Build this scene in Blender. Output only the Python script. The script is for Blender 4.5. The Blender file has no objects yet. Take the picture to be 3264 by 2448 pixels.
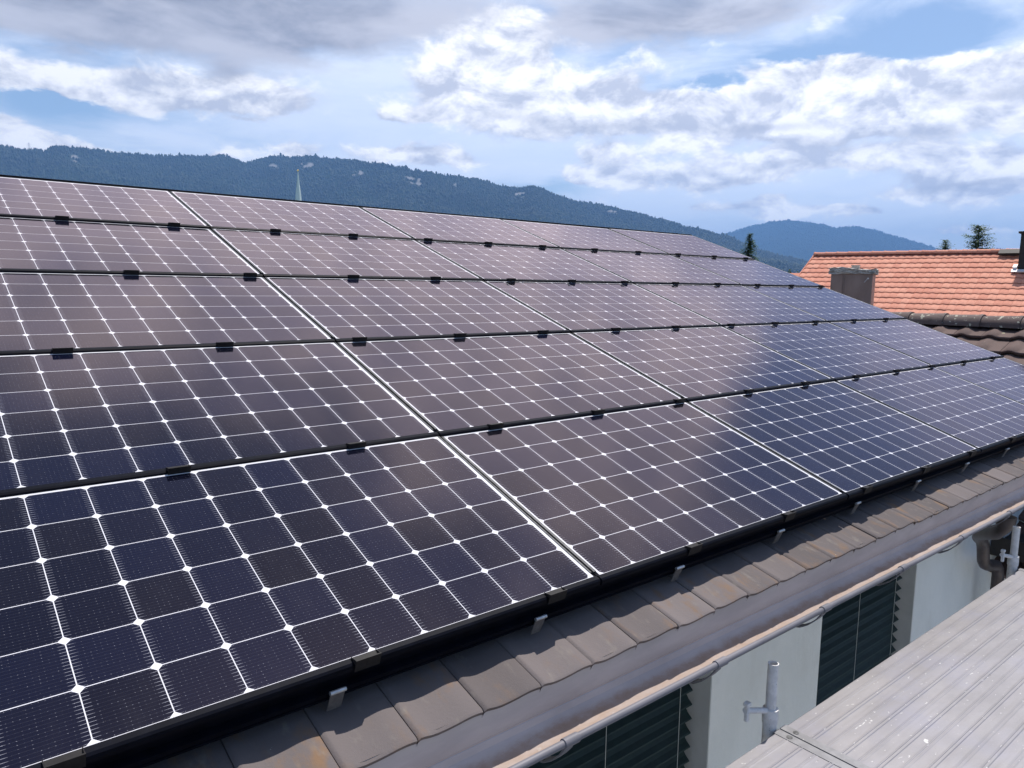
import bpy, bmesh, math, random
import numpy as np
from mathutils import Matrix, Vector

scn = bpy.context.scene
R_ = math.radians

# ------------------------------------------------------------------ camera
cd = bpy.data.cameras.new("camera")
cam = bpy.data.objects.new("camera", cd)
scn.collection.objects.link(cam)
cam.matrix_world = Matrix((
    (0.7724128927, 0.0725351405, -0.6309651152, -1.72288686),
    (-0.634951029, 0.1111543874, -0.7645141549, -1.61750173),
    (0.0146803992, 0.991152539, 0.131913344, 6.95505825),
    (0, 0, 0, 1)))
cd.sensor_width = 36.0
cd.lens = 2375.442 / 3264 * 36.0
cd.clip_start = 0.05
cd.clip_end = 60000
scn.camera = cam

# ------------------------------------------------------------------ exposure
scn.view_settings.view_transform = 'Standard'
scn.view_settings.look = 'None'
scn.view_settings.exposure = 0.22
scn.view_settings.gamma = 1.0
scn.render.engine = 'CYCLES'
scn.cycles.max_bounces = 6
scn.cycles.volume_bounces = 0

# ------------------------------------------------------------------ sun
SUN = Vector((0.45, 0.115, 1.09)).normalized()
sl = bpy.data.lights.new("sun", 'SUN')
sl.energy = 5.0
sl.angle = R_(0.53)
sl.color = (1.0, 0.955, 0.90)
so = bpy.data.objects.new("sun", sl)
scn.collection.objects.link(so)
so.rotation_euler = SUN.to_track_quat('Z', 'Y').to_euler()
so.location = (0, 0, 60)


# ------------------------------------------------------------------ node helpers
class V:
    """a socket with arithmetic"""
    def __init__(s, nt, sock): s.nt, s.s = nt, sock
    def _m(s, op, *o, clamp=False):
        n = s.nt.nodes.new('ShaderNodeMath'); n.operation = op; n.use_clamp = clamp
        for i, x in enumerate((s,) + o):
            if isinstance(x, V): s.nt.links.new(x.s, n.inputs[i])
            else: n.inputs[i].default_value = x
        return V(s.nt, n.outputs[0])
    def __add__(s, o): return s._m('ADD', o)
    __radd__ = __add__
    def __sub__(s, o): return s._m('SUBTRACT', o)
    def __rsub__(s, o): return s._m('MULTIPLY', -1)._m('ADD', o)
    def __mul__(s, o): return s._m('MULTIPLY', o)
    __rmul__ = __mul__
    def __truediv__(s, o): return s._m('DIVIDE', o)
    def gt(s, o): return s._m('GREATER_THAN', o)
    def lt(s, o): return s._m('LESS_THAN', o)
    def fract(s): return s._m('FRACT')
    def floor(s): return s._m('FLOOR')
    def abs(s): return s._m('ABSOLUTE')
    def min(s, o): return s._m('MINIMUM', o)
    def max(s, o): return s._m('MAXIMUM', o)
    def exp(s): return s._m('EXPONENT')
    def clamp(s): return s._m('ADD', 0.0, clamp=True)
    def pow(s, o): return s._m('POWER', o)


def smooth(v, a, b):
    n = v.nt.nodes.new('ShaderNodeMapRange'); n.interpolation_type = 'SMOOTHSTEP'
    v.nt.links.new(v.s, n.inputs['Value'])
    n.inputs['From Min'].default_value = a; n.inputs['From Max'].default_value = b
    return V(v.nt, n.outputs['Result'])


def noise(nt, vec, scale, detail=4, rough=0.55, dist=0.0, dim='3D', w=None):
    n = nt.nodes.new('ShaderNodeTexNoise'); n.noise_dimensions = dim
    if vec is not None: nt.links.new(vec, n.inputs['Vector'])
    n.inputs['Scale'].default_value = scale; n.inputs['Detail'].default_value = detail
    n.inputs['Roughness'].default_value = rough; n.inputs['Distortion'].default_value = dist
    return V(nt, n.outputs['Fac'])


def mapped(nt, vec, scale=(1, 1, 1), loc=(0, 0, 0), rot=(0, 0, 0)):
    n = nt.nodes.new('ShaderNodeMapping')
    nt.links.new(vec, n.inputs['Vector'])
    n.inputs['Scale'].default_value = scale; n.inputs['Location'].default_value = loc
    n.inputs['Rotation'].default_value = rot
    return n.outputs[0]


def mixc(nt, f, a, b):
    n = nt.nodes.new('ShaderNodeMix'); n.data_type = 'RGBA'
    for i, x in ((0, f), (6, a), (7, b)):
        if isinstance(x, V): nt.links.new(x.s, n.inputs[i])
        elif isinstance(x, (int, float)): n.inputs[i].default_value = x
        elif isinstance(x, tuple): n.inputs[i].default_value = tuple(x) + (1,) * (4 - len(x))
        else: nt.links.new(x, n.inputs[i])
    return n.outputs[2]


def sep(nt, vec):
    n = nt.nodes.new('ShaderNodeSeparateXYZ'); nt.links.new(vec, n.inputs[0])
    return [V(nt, n.outputs[i]) for i in range(3)]


def comb(nt, x, y, z):
    n = nt.nodes.new('ShaderNodeCombineXYZ')
    for i, q in enumerate((x, y, z)):
        if isinstance(q, V): nt.links.new(q.s, n.inputs[i])
        else: n.inputs[i].default_value = q
    return n.outputs[0]


# ------------------------------------------------------------------ sky with clouds
world = bpy.data.worlds.new("World"); scn.world = world; world.use_nodes = True
nt = world.node_tree; nt.nodes.clear()
out = nt.nodes.new('ShaderNodeOutputWorld')
sky = nt.nodes.new('ShaderNodeTexSky'); sky.sky_type = 'NISHITA'; sky.sun_disc = False
sky.sun_elevation = math.asin(SUN.z); sky.sun_rotation = math.atan2(SUN.x, SUN.y)
sky.air_density = 1.0; sky.dust_density = 1.2; sky.ozone_density = 2.0; sky.altitude = 450
bgs = nt.nodes.new('ShaderNodeBackground'); bgs.inputs['Strength'].default_value = 0.13
nt.links.new(sky.outputs[0], bgs.inputs[0])
tc = nt.nodes.new('ShaderNodeTexCoord'); D = tc.outputs['Generated']
dx, dy, dz = sep(nt, D)
az0 = dy._m('ARCTAN2', dx) * 57.29578
el0 = dz._m('ARCSINE') * 57.29578
P = mapped(nt, D, scale=(1, 1, 2.3))
wn = nt.nodes.new('ShaderNodeTexNoise'); nt.links.new(P, wn.inputs['Vector'])
wn.inputs['Scale'].default_value = 9; wn.inputs['Detail'].default_value = 6; wn.inputs['Roughness'].default_value = 0.62
wx, wy, wz = sep(nt, wn.outputs['Color'])
az = az0 + (wx - 0.5) * 6.0
el = el0 + (wy - 0.5) * 2.6
n1 = noise(nt, P, 7.5, 10, 0.58, 0.35)
P2 = mapped(nt, D, scale=(1, 1, 2.3), loc=(0.020, 0.008, 0.045))
n2 = noise(nt, P2, 7.5, 6, 0.58, 0.35)


def blob(a, e, sa, se, w):
    return (((az - a) / sa)._m('POWER', 2) + ((el - e) / se)._m('POWER', 2))._m('MULTIPLY', -1).exp() * w


def total(bl):
    t = None
    for b in bl:
        v = blob(*b); t = v if t is None else t + v
    return t


def wide(bl, k):
    return [(a, e, sa * k if w > 0 else sa, se * k if w > 0 else se, w) for a, e, sa, se, w in bl]


def over(base, cover, colour):
    return mixc(nt, cover, base, colour)


sdot = dx * SUN.x + dy * SUN.y + dz * SUN.z
glow = smooth(sdot, 0.15, 1.0) * 0.60 + 1.0 + (el0.max(0.0) * -0.14).exp() * 0.55
# high cloud field above the picture (seen in the glass)
high = total([(62, 34, 36, 11, .52), (34, 38, 14, 9, .42), (45, 24, 22, 6, .55), (30, 29, 7, 7, .45), (15.5, 25, 6.5, 6, -1.0), (21, 19, 5, 3, -.5), (68, 66, 40, 13, -.9),
              (-60, 40, 60, 28, -.10), (-150, 40, 60, 28, -.05), (20, 62, 40, 14, -.3)])
upper = smooth(el0, 18.0, 23.0).max(1 - smooth(az0, -15.0, 5.0)).max(smooth(az0, 95.0, 110.0))
c_high = smooth(n1 * 1.15 + high, 0.46, 1.06) * upper
# pale veil
veil = total([(62, 12, 9, 2.6, .75), (60, 8.8, 8, 1.2, .35), (48, 10, 7, 2.5, .55), (35, 9, 8, 2.8, .55), (24, 8, 8, 2.5, .6), (18, 13, 6, 3, .5), (74, 9.9, 4, .8, .45), (40, 6.0, 6, 1.0, .4)])
gapf = total([(82, 10.8, 3.6, 1.0, -.60), (77, 9.4, 5, .7, -.2), (22.3, 16.3, 4.5, 1.4, -1.0), (30, 15.6, 3.5, .8, -.6), (36, 14.0, 2.6, .5, -.5), (47.5, 7.1, 2.6, .8, -.6), (57, 7.4, 7, .7, -.2), (29, 6.3, 3, .4, -.35), (70, 10.2, 3, .5, -.1)]) + 0.46 + (el0 * -0.2).exp() * 0.6
nv = noise(nt, mapped(nt, D, scale=(1, 1, 4.5), rot=(0, 0.12, 0)), 5.0, 7, 0.62, 0.5)
c_veil = smooth(veil + gapf + (nv - 0.5) * 1.6, -0.05, 0.95) * 0.86
# heaped white clouds
heap = total(wide([
    (75, 12.3, 6.5, 0.85, .75), (69.5, 12.7, 2.6, .6, .65), (80.5, 12.2, 3, .5, .55), (83.6, 8.7, 2.2, 1.0, .9), (80.3, 8.2, 1.2, .35, .55),
    (66.6, 9.25, 1.5, .45, .72), (71.5, 8.7, 1.2, .25, .4), (58.3, 9.35, 2.6, .50, .68), (54.6, 8.9, 2.4, .35, .5), (58.3, 11.95, 1.4, .40, .62), (69.3, 11.0, .9, .25, .35),
    (52.5, 14.6, 4.2, 2.2, .62), (46.5, 12.7, 4.5, 1.25, .75), (54.5, 13.2, 2.2, .9, .55), (50, 17.5, 3, 1.8, .5), (40.5, 12.0, 3.0, 0.9, .70), (36.6, 12.4, 2.6, 1.0, .72),
    (32.5, 12.6, 3.2, 1.5, .66), (28.6, 13.6, 2.6, 1.6, .66), (24.6, 13.3, 3.5, 1.3, .66), (19.5, 13.2, 3.6, 1.5, .66), (22.5, 11.0, 5, .9, .62), (29.5, 11.0, 3, .6, .58),
    (43.4, 9.35, 1.9, .50, .74), (45.7, 7.85, .85, .40, .85), (43.0, 7.9, 1.4, .35, .62), (38.0, 10.0, 1.6, .4, .5),
    (35.5, 8.0, 3.2, .55, .78), (32.6, 7.9, 2.0, .45, .6), (28.5, 8.9, 4.2, .55, .66), (24.2, 8.7, 3.0, .5, .55), (19.3, 7.55, 2.6, .75, .85), (20.5, 6.5, 3.2, .4, .6),
    (34.0, 5.9, 1.0, .28, .62), (31.9, 5.95, .9, .3, .66), (36, 6.0, .8, .22, .5), (26.2, 5.2, 1.2, .36, .78), (29.5, 5.4, 1.6, .3, .45), (32.5, 5.2, 1.8, .25, .4), (19.5, 4.0, 1.4, .22, .4),
    (82.2, 10.7, 3.2, .75, -.8), (77.5, 9.6, 4.5, .5, -.5), (22.3, 16.2, 4.0, 1.2, -.9), (29.3, 16.0, 3.2, .6, -.5), (35.5, 14.1, 2.4, .45, -.4), (47.5, 7.2, 2.2, .6, -.4), (63, 10.6, 5, .7, -.25)], 1.36))
P3 = mapped(nt, D, scale=(1, 1, 1.7))
h1 = noise(nt, P3, 13, 11, 0.60, 0.25)
h2 = noise(nt, mapped(nt, D, scale=(1, 1, 1.7), loc=(0.006, 0.002, 0.026)), 13, 8, 0.60, 0.25)
dh = h1 * 1.45 + heap + gapf * 0.12
c_heap = smooth(dh, 0.86, 1.20) * (1 - upper)
thick = smooth(dh, 1.0, 1.6)
rel = ((h1 - h2) * 4.6 + 0.52).clamp()
base_shade = total([(24, 9.9, 6, .5, .55), (20, 6.75, 3.4, .32, .6), (44, 11.4, 5, .45, .35), (73, 11.3, 5, .35, .3), (34.8, 7.35, 3, .28, .35), (30, 8.2, 4, .28, .35), (18.5, 11.9, 3, .4, .4), (33, 11.2, 4, .4, .35), (50, 12.2, 4, .4, .25)])
heap_lit = mixc(nt, rel, (0.50, 0.52, 0.60), (1.00, 0.985, 0.975))
heap_col = mixc(nt, (base_shade * (0.75 + thick * 0.7)).clamp(), heap_lit, (0.38, 0.395, 0.465))
# grey layer cloud overhead
lay = total([(79, 16.9, 10, 2.6, 1.0), (68, 17.4, 7, 2.5, .95), (59, 18.8, 7, 2.2, .9), (37.5, 19.0, 7.5, 2.1, 1.05), (45, 18.4, 4, 1.4, .6), (71, 13.7, 2.0, .7, .45), (90, 17, 10, 3, .8), (60, 22, 30, 2.5, .7)])
nl = noise(nt, mapped(nt, D, scale=(1, 1, 3.0), loc=(4, 2, 1)), 7, 8, 0.6, 0.3)
c_lay = smooth(lay + (nl - 0.5) * 1.3, 0.18, 0.80) * (1 - upper)
lay_col = mixc(nt, smooth(nl + total([(52, 18, 5, 3, .5), (70, 15.4, 5, .6, .12), (84, 16, 4, 3, .12)]), 0.30, 0.72), (0.235, 0.25, 0.31), (0.50, 0.505, 0.565))
relief = ((n1 - n2) * 5.2 + 0.52).clamp()
high_col = mixc(nt, relief, (0.66, 0.675, 0.76), (1.08, 1.06, 1.05))
cover = c_veil * (1 - upper)
col = mixc(nt, nv, (0.60, 0.69, 0.87), (0.86, 0.89, 0.96))
for cv, cc in ((c_high, high_col), (c_heap, heap_col), (c_lay, lay_col)):
    tot = (cover + cv - cover * cv).max(1e-4)
    col = mixc(nt, cv / tot, col, cc)
    cover = cover + cv - cover * cv
bgc = nt.nodes.new('ShaderNodeBackground')
nt.links.new(glow.s, bgc.inputs['Strength'])
nt.links.new(col, bgc.inputs[0])
mx = nt.nodes.new('ShaderNodeMixShader')
nt.links.new(cover.s, mx.inputs[0]); nt.links.new(bgs.outputs[0], mx.inputs[1]); nt.links.new(bgc.outputs[0], mx.inputs[2])
nt.links.new(mx.outputs[0], out.inputs[0])
world.cycles.sampling_method = 'MANUAL'
world.cycles.sample_map_resolution = 512


# ------------------------------------------------------------------ materials
def new_mat(name):
    m = bpy.data.materials.new(name); m.use_nodes = True
    nt = m.node_tree
    b = nt.nodes['Principled BSDF']
    t = nt.nodes.new('ShaderNodeTexCoord')
    return m, nt, b, t.outputs['Object']


def setin(b, k, v):
    if isinstance(v, V): b.id_data.links.new(v.s, b.inputs[k])
    elif hasattr(v, 'is_output'): b.id_data.links.new(v, b.inputs[k])
    elif isinstance(v, tuple): b.inputs[k].default_value = tuple(v) + (1,) * (4 - len(v))
    else: b.inputs[k].default_value = v


def bump(nt, b, h, strength=0.3, dist=0.01):
    n = nt.nodes.new('ShaderNodeBump'); n.inputs['Strength'].default_value = strength; n.inputs['Distance'].default_value = dist
    nt.links.new(h.s, n.inputs['Height']); nt.links.new(n.outputs[0], b.inputs['Normal'])


def mottled(name, c1, c2, scale=6, rough=0.6, metal=0.0, detail=6, bmp=0.0, c3=None, s3=40, t3=(0.62, 0.7), spec=0.5, stretch=(1, 1, 1)):
    m, nt, b, oc = new_mat(name)
    vec = mapped(nt, oc, scale=stretch)
    n = noise(nt, vec, scale, detail, 0.6)
    c = mixc(nt, smooth(n, 0.32, 0.68), c1, c2)
    if c3 is not None:
        n3 = noise(nt, vec, s3, 5, 0.6)
        c = mixc(nt, smooth(n3, *t3), c, c3)
    setin(b, 'Base Color', c); b.inputs['Roughness'].default_value = rough; b.inputs['Metallic'].default_value = metal
    b.inputs['Specular IOR Level'].default_value = spec
    if bmp: bump(nt, b, noise(nt, vec, scale * 6, 6, 0.65), bmp, 0.01)
    return m


MAT = {}
# --- glass laminate of a solar panel: 10 x 6 dark cells with clipped corners on a white sheet
CP = 0.1610
CX0, CY0 = 0.0250, 0.0138


def laminate_material():
    m, nt, b, oc = new_mat('solar_laminate')
    x, y, z = sep(nt, oc)
    gx = (x - CX0) / CP; gy = (y - CY0) / CP
    fx = gx.fract(); fy = gy.fract()
    ddx = fx.min(1 - fx) * CP; ddy = fy.min(1 - fy) * CP
    inr = gx.gt(0.0) * gx.lt(10.0) * gy.gt(0.0) * gy.lt(6.0)
    cell = inr * ddx.gt(0.00125) * ddy.gt(0.00115) * (ddx + ddy).gt(0.0145)
    oi = nt.nodes.new('ShaderNodeObjectInfo')
    rnd = V(nt, oi.outputs['Random'])
    wn = nt.nodes.new('ShaderNodeTexWhiteNoise'); wn.noise_dimensions = '3D'
    nt.links.new(comb(nt, gx.floor(), gy.floor(), rnd * 97.0), wn.inputs['Vector'])
    r1 = V(nt, wn.outputs['Value']); rc = sep(nt, wn.outputs['Color'])
    c = mixc(nt, smooth(r1, 0.25, 0.75), (0.0012, 0.0017, 0.0062), (0.0022, 0.0034, 0.0130))
    c = mixc(nt, smooth(rc[1], 0.60, 1.0) * 0.7, c, (0.0034, 0.0026, 0.0028))
    # thin wires and their bright ends
    w = ((fy * 15.0).fract() - 0.5).abs().lt(0.055)
    endz = ddx.lt(0.0175) * (1 - smooth(ddx, 0.006, 0.0175) * 0.55)
    dots = ((fx * 13.0 + r1).fract() - 0.5).abs().lt(0.085)
    wob = noise(nt, oc, 55, 2, 0.5)
    wire = w * (endz * 0.36 + dots * (smooth(wob, 0.40, 0.72) * 0.34) + 0.020)
    c = mixc(nt, wire, c, (0.62, 0.62, 0.68))
    c = mixc(nt, cell, (0.68, 0.67, 0.69), c)
    speck = smooth(noise(nt, oc, 420, 1, 0.5), 0.80, 0.83) * 0.35
    c = mixc(nt, speck, c, (0.5, 0.45, 0.42))
    va = nt.nodes.new('ShaderNodeVectorMath'); va.operation = 'ADD'
    nt.links.new(oc, va.inputs[0]); nt.links.new(comb(nt, rnd * 31.0, rnd * 17.0, 0.0), va.inputs[1])
    dust = smooth(noise(nt, mapped(nt, va.outputs[0], scale=(1.0, 0.35, 1)), 7, 7, 0.68), 0.46, 0.80) * 0.009 + smooth(noise(nt, va.outputs[0], 38, 3, 0.5), 0.79, 0.81) * 0.06
    c = mixc(nt, dust, c, (0.55, 0.50, 0.46))
    setin(b, 'Base Color', c)
    b.inputs['Roughness'].default_value = 0.45; b.inputs['Specular IOR Level'].default_value = 0.0
    g = nt.nodes.new('ShaderNodeBsdfGlossy'); g.inputs['Color'].default_value = (0.93, 0.765, 0.83, 1)
    nt.links.new((noise(nt, mapped(nt, oc, scale=(1, 0.4, 1)), 3.5, 5, 0.6) * 0.09 + 0.045).s, g.inputs['Roughness'])
    fr = nt.nodes.new('ShaderNodeFresnel'); fr.inputs['IOR'].default_value = 1.52
    ms = nt.nodes.new('ShaderNodeMixShader')
    bn = nt.nodes.new('ShaderNodeBump'); bn.inputs['Strength'].default_value = 0.06; bn.inputs['Distance'].default_value = 0.002
    nt.links.new(noise(nt, oc, 160, 3, 0.6).s, bn.inputs['Height'])
    nt.links.new(bn.outputs[0], g.inputs['Normal'])
    nt.links.new(fr.outputs[0], ms.inputs[0]); nt.links.new(b.outputs[0], ms.inputs[1]); nt.links.new(g.outputs[0], ms.inputs[2])
    o = nt.nodes['Material Output']; nt.links.new(ms.outputs[0], o.inputs['Surface'])
    return m


MAT['laminate'] = laminate_material()
MAT['black_frame'] = mottled('black_anodised_frame', (0.0028, 0.0032, 0.0062), (0.0048, 0.0054, 0.0100), 20, 0.45, 0.0, spec=0.05)
MAT['side_rail'] = mottled('side_rail_metal', (0.018, 0.018, 0.020), (0.07, 0.07, 0.075), 45, 0.45, 0.3)
MAT['clamp'] = mottled('black_clamp_steel', (0.012, 0.011, 0.0115), (0.019, 0.017, 0.017), 60, 0.55, 0.0, spec=0.15)
MAT['hook'] = mottled('bright_hook_steel', (0.42, 0.42, 0.43), (0.6, 0.6, 0.6), 60, 0.38, 0.7)
MAT['hookplate'] = mottled('shaded_hook_plate', (0.12, 0.105, 0.10), (0.18, 0.16, 0.15), 60, 0.55, 0.2)  # hook steel darkened in colour to stand for shade under the panel nose
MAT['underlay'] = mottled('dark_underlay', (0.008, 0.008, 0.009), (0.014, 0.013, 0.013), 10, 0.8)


def tile_material(name, c1, c2, stain, light, stain_t=(0.52, 0.72), rough=0.8, spots=None):
    m, nt, b, oc = new_mat(name)
    at = nt.nodes.new('ShaderNodeAttribute'); at.attribute_name = 'tile_rand'
    rr, rg, rb = sep(nt, at.outputs['Color'])
    c = mixc(nt, rr, c1, c2)
    vec = mapped(nt, oc, scale=(1, 0.45, 1))
    off = comb(nt, rg * 7.0, rb * 5.0, rr * 3.0)
    va = nt.nodes.new('ShaderNodeVectorMath'); va.operation = 'ADD'
    nt.links.new(vec, va.inputs[0]); nt.links.new(off, va.inputs[1])
    n = noise(nt, va.outputs[0], 11, 7, 0.62)
    c = mixc(nt, smooth(n, *stain_t) * (0.25 + rb * 0.75), c, stain)
    n = noise(nt, va.outputs[0], 26, 6, 0.6)
    c = mixc(nt, smooth(n, 0.55, 0.8) * 0.6, c, light)
    if spots is not None:
        n = noise(nt, oc, spots[1], 4, 0.6)
        c = mixc(nt, smooth(n, spots[2], spots[2] + 0.03), c, spots[0])
    setin(b, 'Base Color', c); b.inputs['Roughness'].default_value = rough; b.inputs['Specular IOR Level'].default_value = 0.3
    bump(nt, b, noise(nt, oc, 120, 6, 0.7), 0.35, 0.004)
    return m


MAT['eave_tile'] = tile_material('weathered_clay_tile', (0.098, 0.082, 0.079), (0.170, 0.143, 0.137), (0.200, 0.120, 0.068), (0.235, 0.205, 0.170), spots=((0.55, 0.52, 0.46), 38, 0.735))
MAT['orange_tile'] = tile_material('orange_clay_tile', (0.55, 0.215, 0.140), (0.64, 0.285, 0.190), (0.43, 0.165, 0.108), (0.66, 0.33, 0.235), spots=((0.10, 0.05, 0.035), 5.5, 0.705))
MAT['dark_tile'] = tile_material('dark_brown_tile', (0.095, 0.060, 0.052), (0.135, 0.088, 0.076), (0.07, 0.047, 0.04), (0.155, 0.11, 0.095), spots=((0.42, 0.38, 0.24), 7.0, 0.715))
MAT['dark_ridge'] = tile_material('mossy_ridge_tile', (0.10, 0.07, 0.063), (0.14, 0.102, 0.09), (0.06, 0.047, 0.04), (0.19, 0.16, 0.14), spots=((0.42, 0.40, 0.31), 16, 0.60))


def zinc_material(name, rust=True):
    m, nt, b, oc = new_mat(name)
    at = nt.nodes.new('ShaderNodeAttribute'); at.attribute_name = 'across'
    a = V(nt, at.outputs['Fac'])
    st = mapped(nt, oc, scale=(0.35, 1, 1))
    n = noise(nt, st, 9, 7, 0.62)
    c = mixc(nt, smooth(n, 0.3, 0.7), (0.57, 0.43, 0.345), (0.67, 0.52, 0.43))
    inner = mixc(nt, smooth(n, 0.3, 0.7), (0.40, 0.385, 0.395), (0.50, 0.48, 0.485))
    c = mixc(nt, smooth(a, 0.19, 0.23), c, inner)
    if rust:
        n2 = noise(nt, mapped(nt, oc, scale=(0.6, 1, 1)), 16, 8, 0.7)
        band = (smooth(a + (n2 - 0.5) * 0.20, 0.36, 0.50) * (1 - smooth(a + (n2 - .5) * .1, 0.76, 0.85)))
        c = mixc(nt, (band * (0.25 + n2 * 0.95)).clamp(), c, (0.30, 0.205, 0.145))
    spots = smooth(noise(nt, oc, 34, 3, 0.5), 0.70, 0.76) * 0.4
    c = mixc(nt, spots, c, (0.45, 0.43, 0.41))
    setin(b, 'Base Color', c); b.inputs['Roughness'].default_value = 0.6; b.inputs['Metallic'].default_value = 0.0; b.inputs['Specular IOR Level'].default_value = 0.25
    return m


MAT['zinc'] = zinc_material('weathered_zinc')
MAT['bead'] = mottled('zinc_bead', (0.125, 0.120, 0.130), (0.185, 0.175, 0.188), 8, 0.5, 0.0, spec=0.3, stretch=(0.4, 1, 1))
MAT['galv'] = mottled('galvanised_tube', (0.62, 0.60, 0.575), (0.76, 0.735, 0.71), 35, 0.55, 0.1, c3=(0.24, 0.21, 0.19), s3=60, t3=(0.63, 0.70), bmp=0.2)
MAT['wall'] = mottled('pale_render', (0.70, 0.715, 0.70), (0.755, 0.765, 0.75), 4, 0.9, bmp=0.5, c3=(0.66, 0.665, 0.645), s3=5, t3=(0.5, 0.8), stretch=(1, 1, 0.6))
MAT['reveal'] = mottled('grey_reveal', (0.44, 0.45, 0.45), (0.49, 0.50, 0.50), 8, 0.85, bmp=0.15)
MAT['blind'] = mottled('dark_green_slat', (0.007, 0.024, 0.021), (0.011, 0.033, 0.029), 25, 0.5, 0.0)
MAT['cord'] = mottled('pale_cord', (0.34, 0.36, 0.35), (0.42, 0.44, 0.42), 90, 0.8)
MAT['pipe'] = mottled('dark_brown_pipe', (0.045, 0.034, 0.034), (0.075, 0.058, 0.056), 12, 0.45, 0.2)
MAT['fascia'] = mottled('dark_brown_fascia', (0.012, 0.010, 0.009), (0.022, 0.018, 0.016), 12, 0.7, c3=(0.05, 0.05, 0.045), s3=18, t3=(0.68, 0.74))
MAT['clad'] = mottled('brown_sheet_cladding', (0.27, 0.185, 0.148), (0.34, 0.24, 0.195), 7, 0.42, 0.25, stretch=(1, 1, 0.3))
MAT['cap'] = mottled('rough_concrete_cap', (0.34, 0.30, 0.26), (0.60, 0.55, 0.49), 22, 0.95, bmp=0.9, c3=(0.62, 0.60, 0.54), s3=30, t3=(0.56, 0.62))
MAT['copper'] = mottled('green_copper', (0.66, 0.76, 0.74), (0.74, 0.82, 0.80), 1.2, 0.6, stretch=(1, 1, 0.2))
MAT['gold'] = mottled('gilded_ball', (0.95, 0.62, 0.20), (1.0, 0.72, 0.3), 4, 0.18, 1.0)
MAT['stone'] = mottled('church_stone', (0.42, 0.39, 0.34), (0.52, 0.49, 0.43), 2, 0.9)
MAT['steel'] = mottled('grey_lattice_steel', (0.30, 0.31, 0.32), (0.4, 0.4, 0.42), 1, 0.6)
MAT['bark'] = mottled('bark', (0.06, 0.045, 0.035), (0.11, 0.085, 0.065), 8, 0.9)
MAT['leadflash'] = mottled('pale_flashing', (0.62, 0.62, 0.63), (0.75, 0.75, 0.75), 12, 0.5, 0.2)
MAT['grass'] = mottled('meadow_ground', (0.045, 0.075, 0.025), (0.09, 0.11, 0.05), 0.02, 0.95, c3=(0.12, 0.10, 0.07), s3=0.05, t3=(0.55, 0.65))


def leaf_material(name, c1, c2, c3):
    m, nt, b, oc = new_mat(name)
    at = nt.nodes.new('ShaderNodeAttribute'); at.attribute_name = 'tile_rand'
    r, g, bb = sep(nt, at.outputs['Color'])
    c = mixc(nt, r, c1, c2)
    c = mixc(nt, smooth(g, 0.6, 1.0) * 0.7, c, c3)
    setin(b, 'Base Color', c); b.inputs['Roughness'].default_value = 0.75; b.inputs['Specular IOR Level'].default_value = 0.25
    if name != 'forest_canopy':
        tr = nt.nodes.new('ShaderNodeBsdfTranslucent'); nt.links.new(c, tr.inputs['Color'])
        ms = nt.nodes.new('ShaderNodeMixShader'); ms.inputs[0].default_value = 0.45
        nt.links.new(b.outputs[0], ms.inputs[1]); nt.links.new(tr.outputs[0], ms.inputs[2])
        nt.links.new(ms.outputs[0], nt.nodes['Material Output'].inputs['Surface'])
    return m


MAT['spruce'] = leaf_material('spruce_needles', (0.065, 0.115, 0.050), (0.11, 0.165, 0.065), (0.15, 0.20, 0.08))
MAT['fir'] = leaf_material('fir_needles', (0.10, 0.145, 0.070), (0.15, 0.195, 0.095), (0.20, 0.24, 0.12))
MAT['leaves'] = leaf_material('broad_leaves', (0.055, 0.085, 0.030), (0.085, 0.115, 0.045), (0.12, 0.15, 0.06))
MAT['canopy'] = leaf_material('forest_canopy', (0.016, 0.028, 0.020), (0.030, 0.048, 0.028), (0.045, 0.065, 0.034))


def deck_material():
    m, nt, b, oc = new_mat('worn_aluminium_deck')
    st = mapped(nt, oc, scale=(0.45, 1, 1))
    n = noise(nt, st, 7, 8, 0.62)
    c = mixc(nt, smooth(n, 0.3, 0.7), (0.225, 0.213, 0.216), (0.285, 0.270, 0.274))
    n4 = noise(nt, mapped(nt, oc, scale=(0.05, 1, 1)), 60, 4, 0.6)
    c = mixc(nt, smooth(n4, 0.5, 0.75) * 0.30, c, (0.20, 0.178, 0.165))
    n5 = noise(nt, oc, 3.0, 4, 0.6)
    c = mixc(nt, smooth(n5, 0.45, 0.7) * 0.5, c, (0.245, 0.24, 0.285))
    # dried splashes of mortar and paint
    sp = mapped(nt, oc, scale=(0.55, 1.0, 1.0), rot=(0, 0, 0.5))
    n2 = noise(nt, sp, 21, 3, 0.55, 0.8)
    n3 = noise(nt, sp, 75, 2, 0.5, 0.5)
    blot = smooth(n2, 0.715, 0.735).max(smooth(n3, 0.70, 0.73) * 0.8)
    c = mixc(nt, blot * 0.85, c, (0.56, 0.545, 0.53))
    nd = noise(nt, mapped(nt, oc, loc=(3, 7, 1)), 60, 2, 0.5)
    c = mixc(nt, smooth(nd, 0.76, 0.79), c, (0.10, 0.09, 0.085))
    setin(b, 'Base Color', c); b.inputs['Roughness'].default_value = 0.5; b.inputs['Metallic'].default_value = 0.3
    bump(nt, b, noise(nt, st, 90, 6, 0.7), 0.25, 0.003)
    return m


MAT['deck'] = deck_material()
MAT['plate'] = mottled('end_plate_metal', (0.19, 0.185, 0.19), (0.25, 0.245, 0.25), 20, 0.5, 0.2, c3=(0.4, 0.385, 0.37), s3=50, t3=(0.64, 0.70))
MAT['rivet'] = mottled('dark_rivet', (0.10, 0.10, 0.10), (0.2, 0.2, 0.2), 60, 0.4, 0.6)


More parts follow.
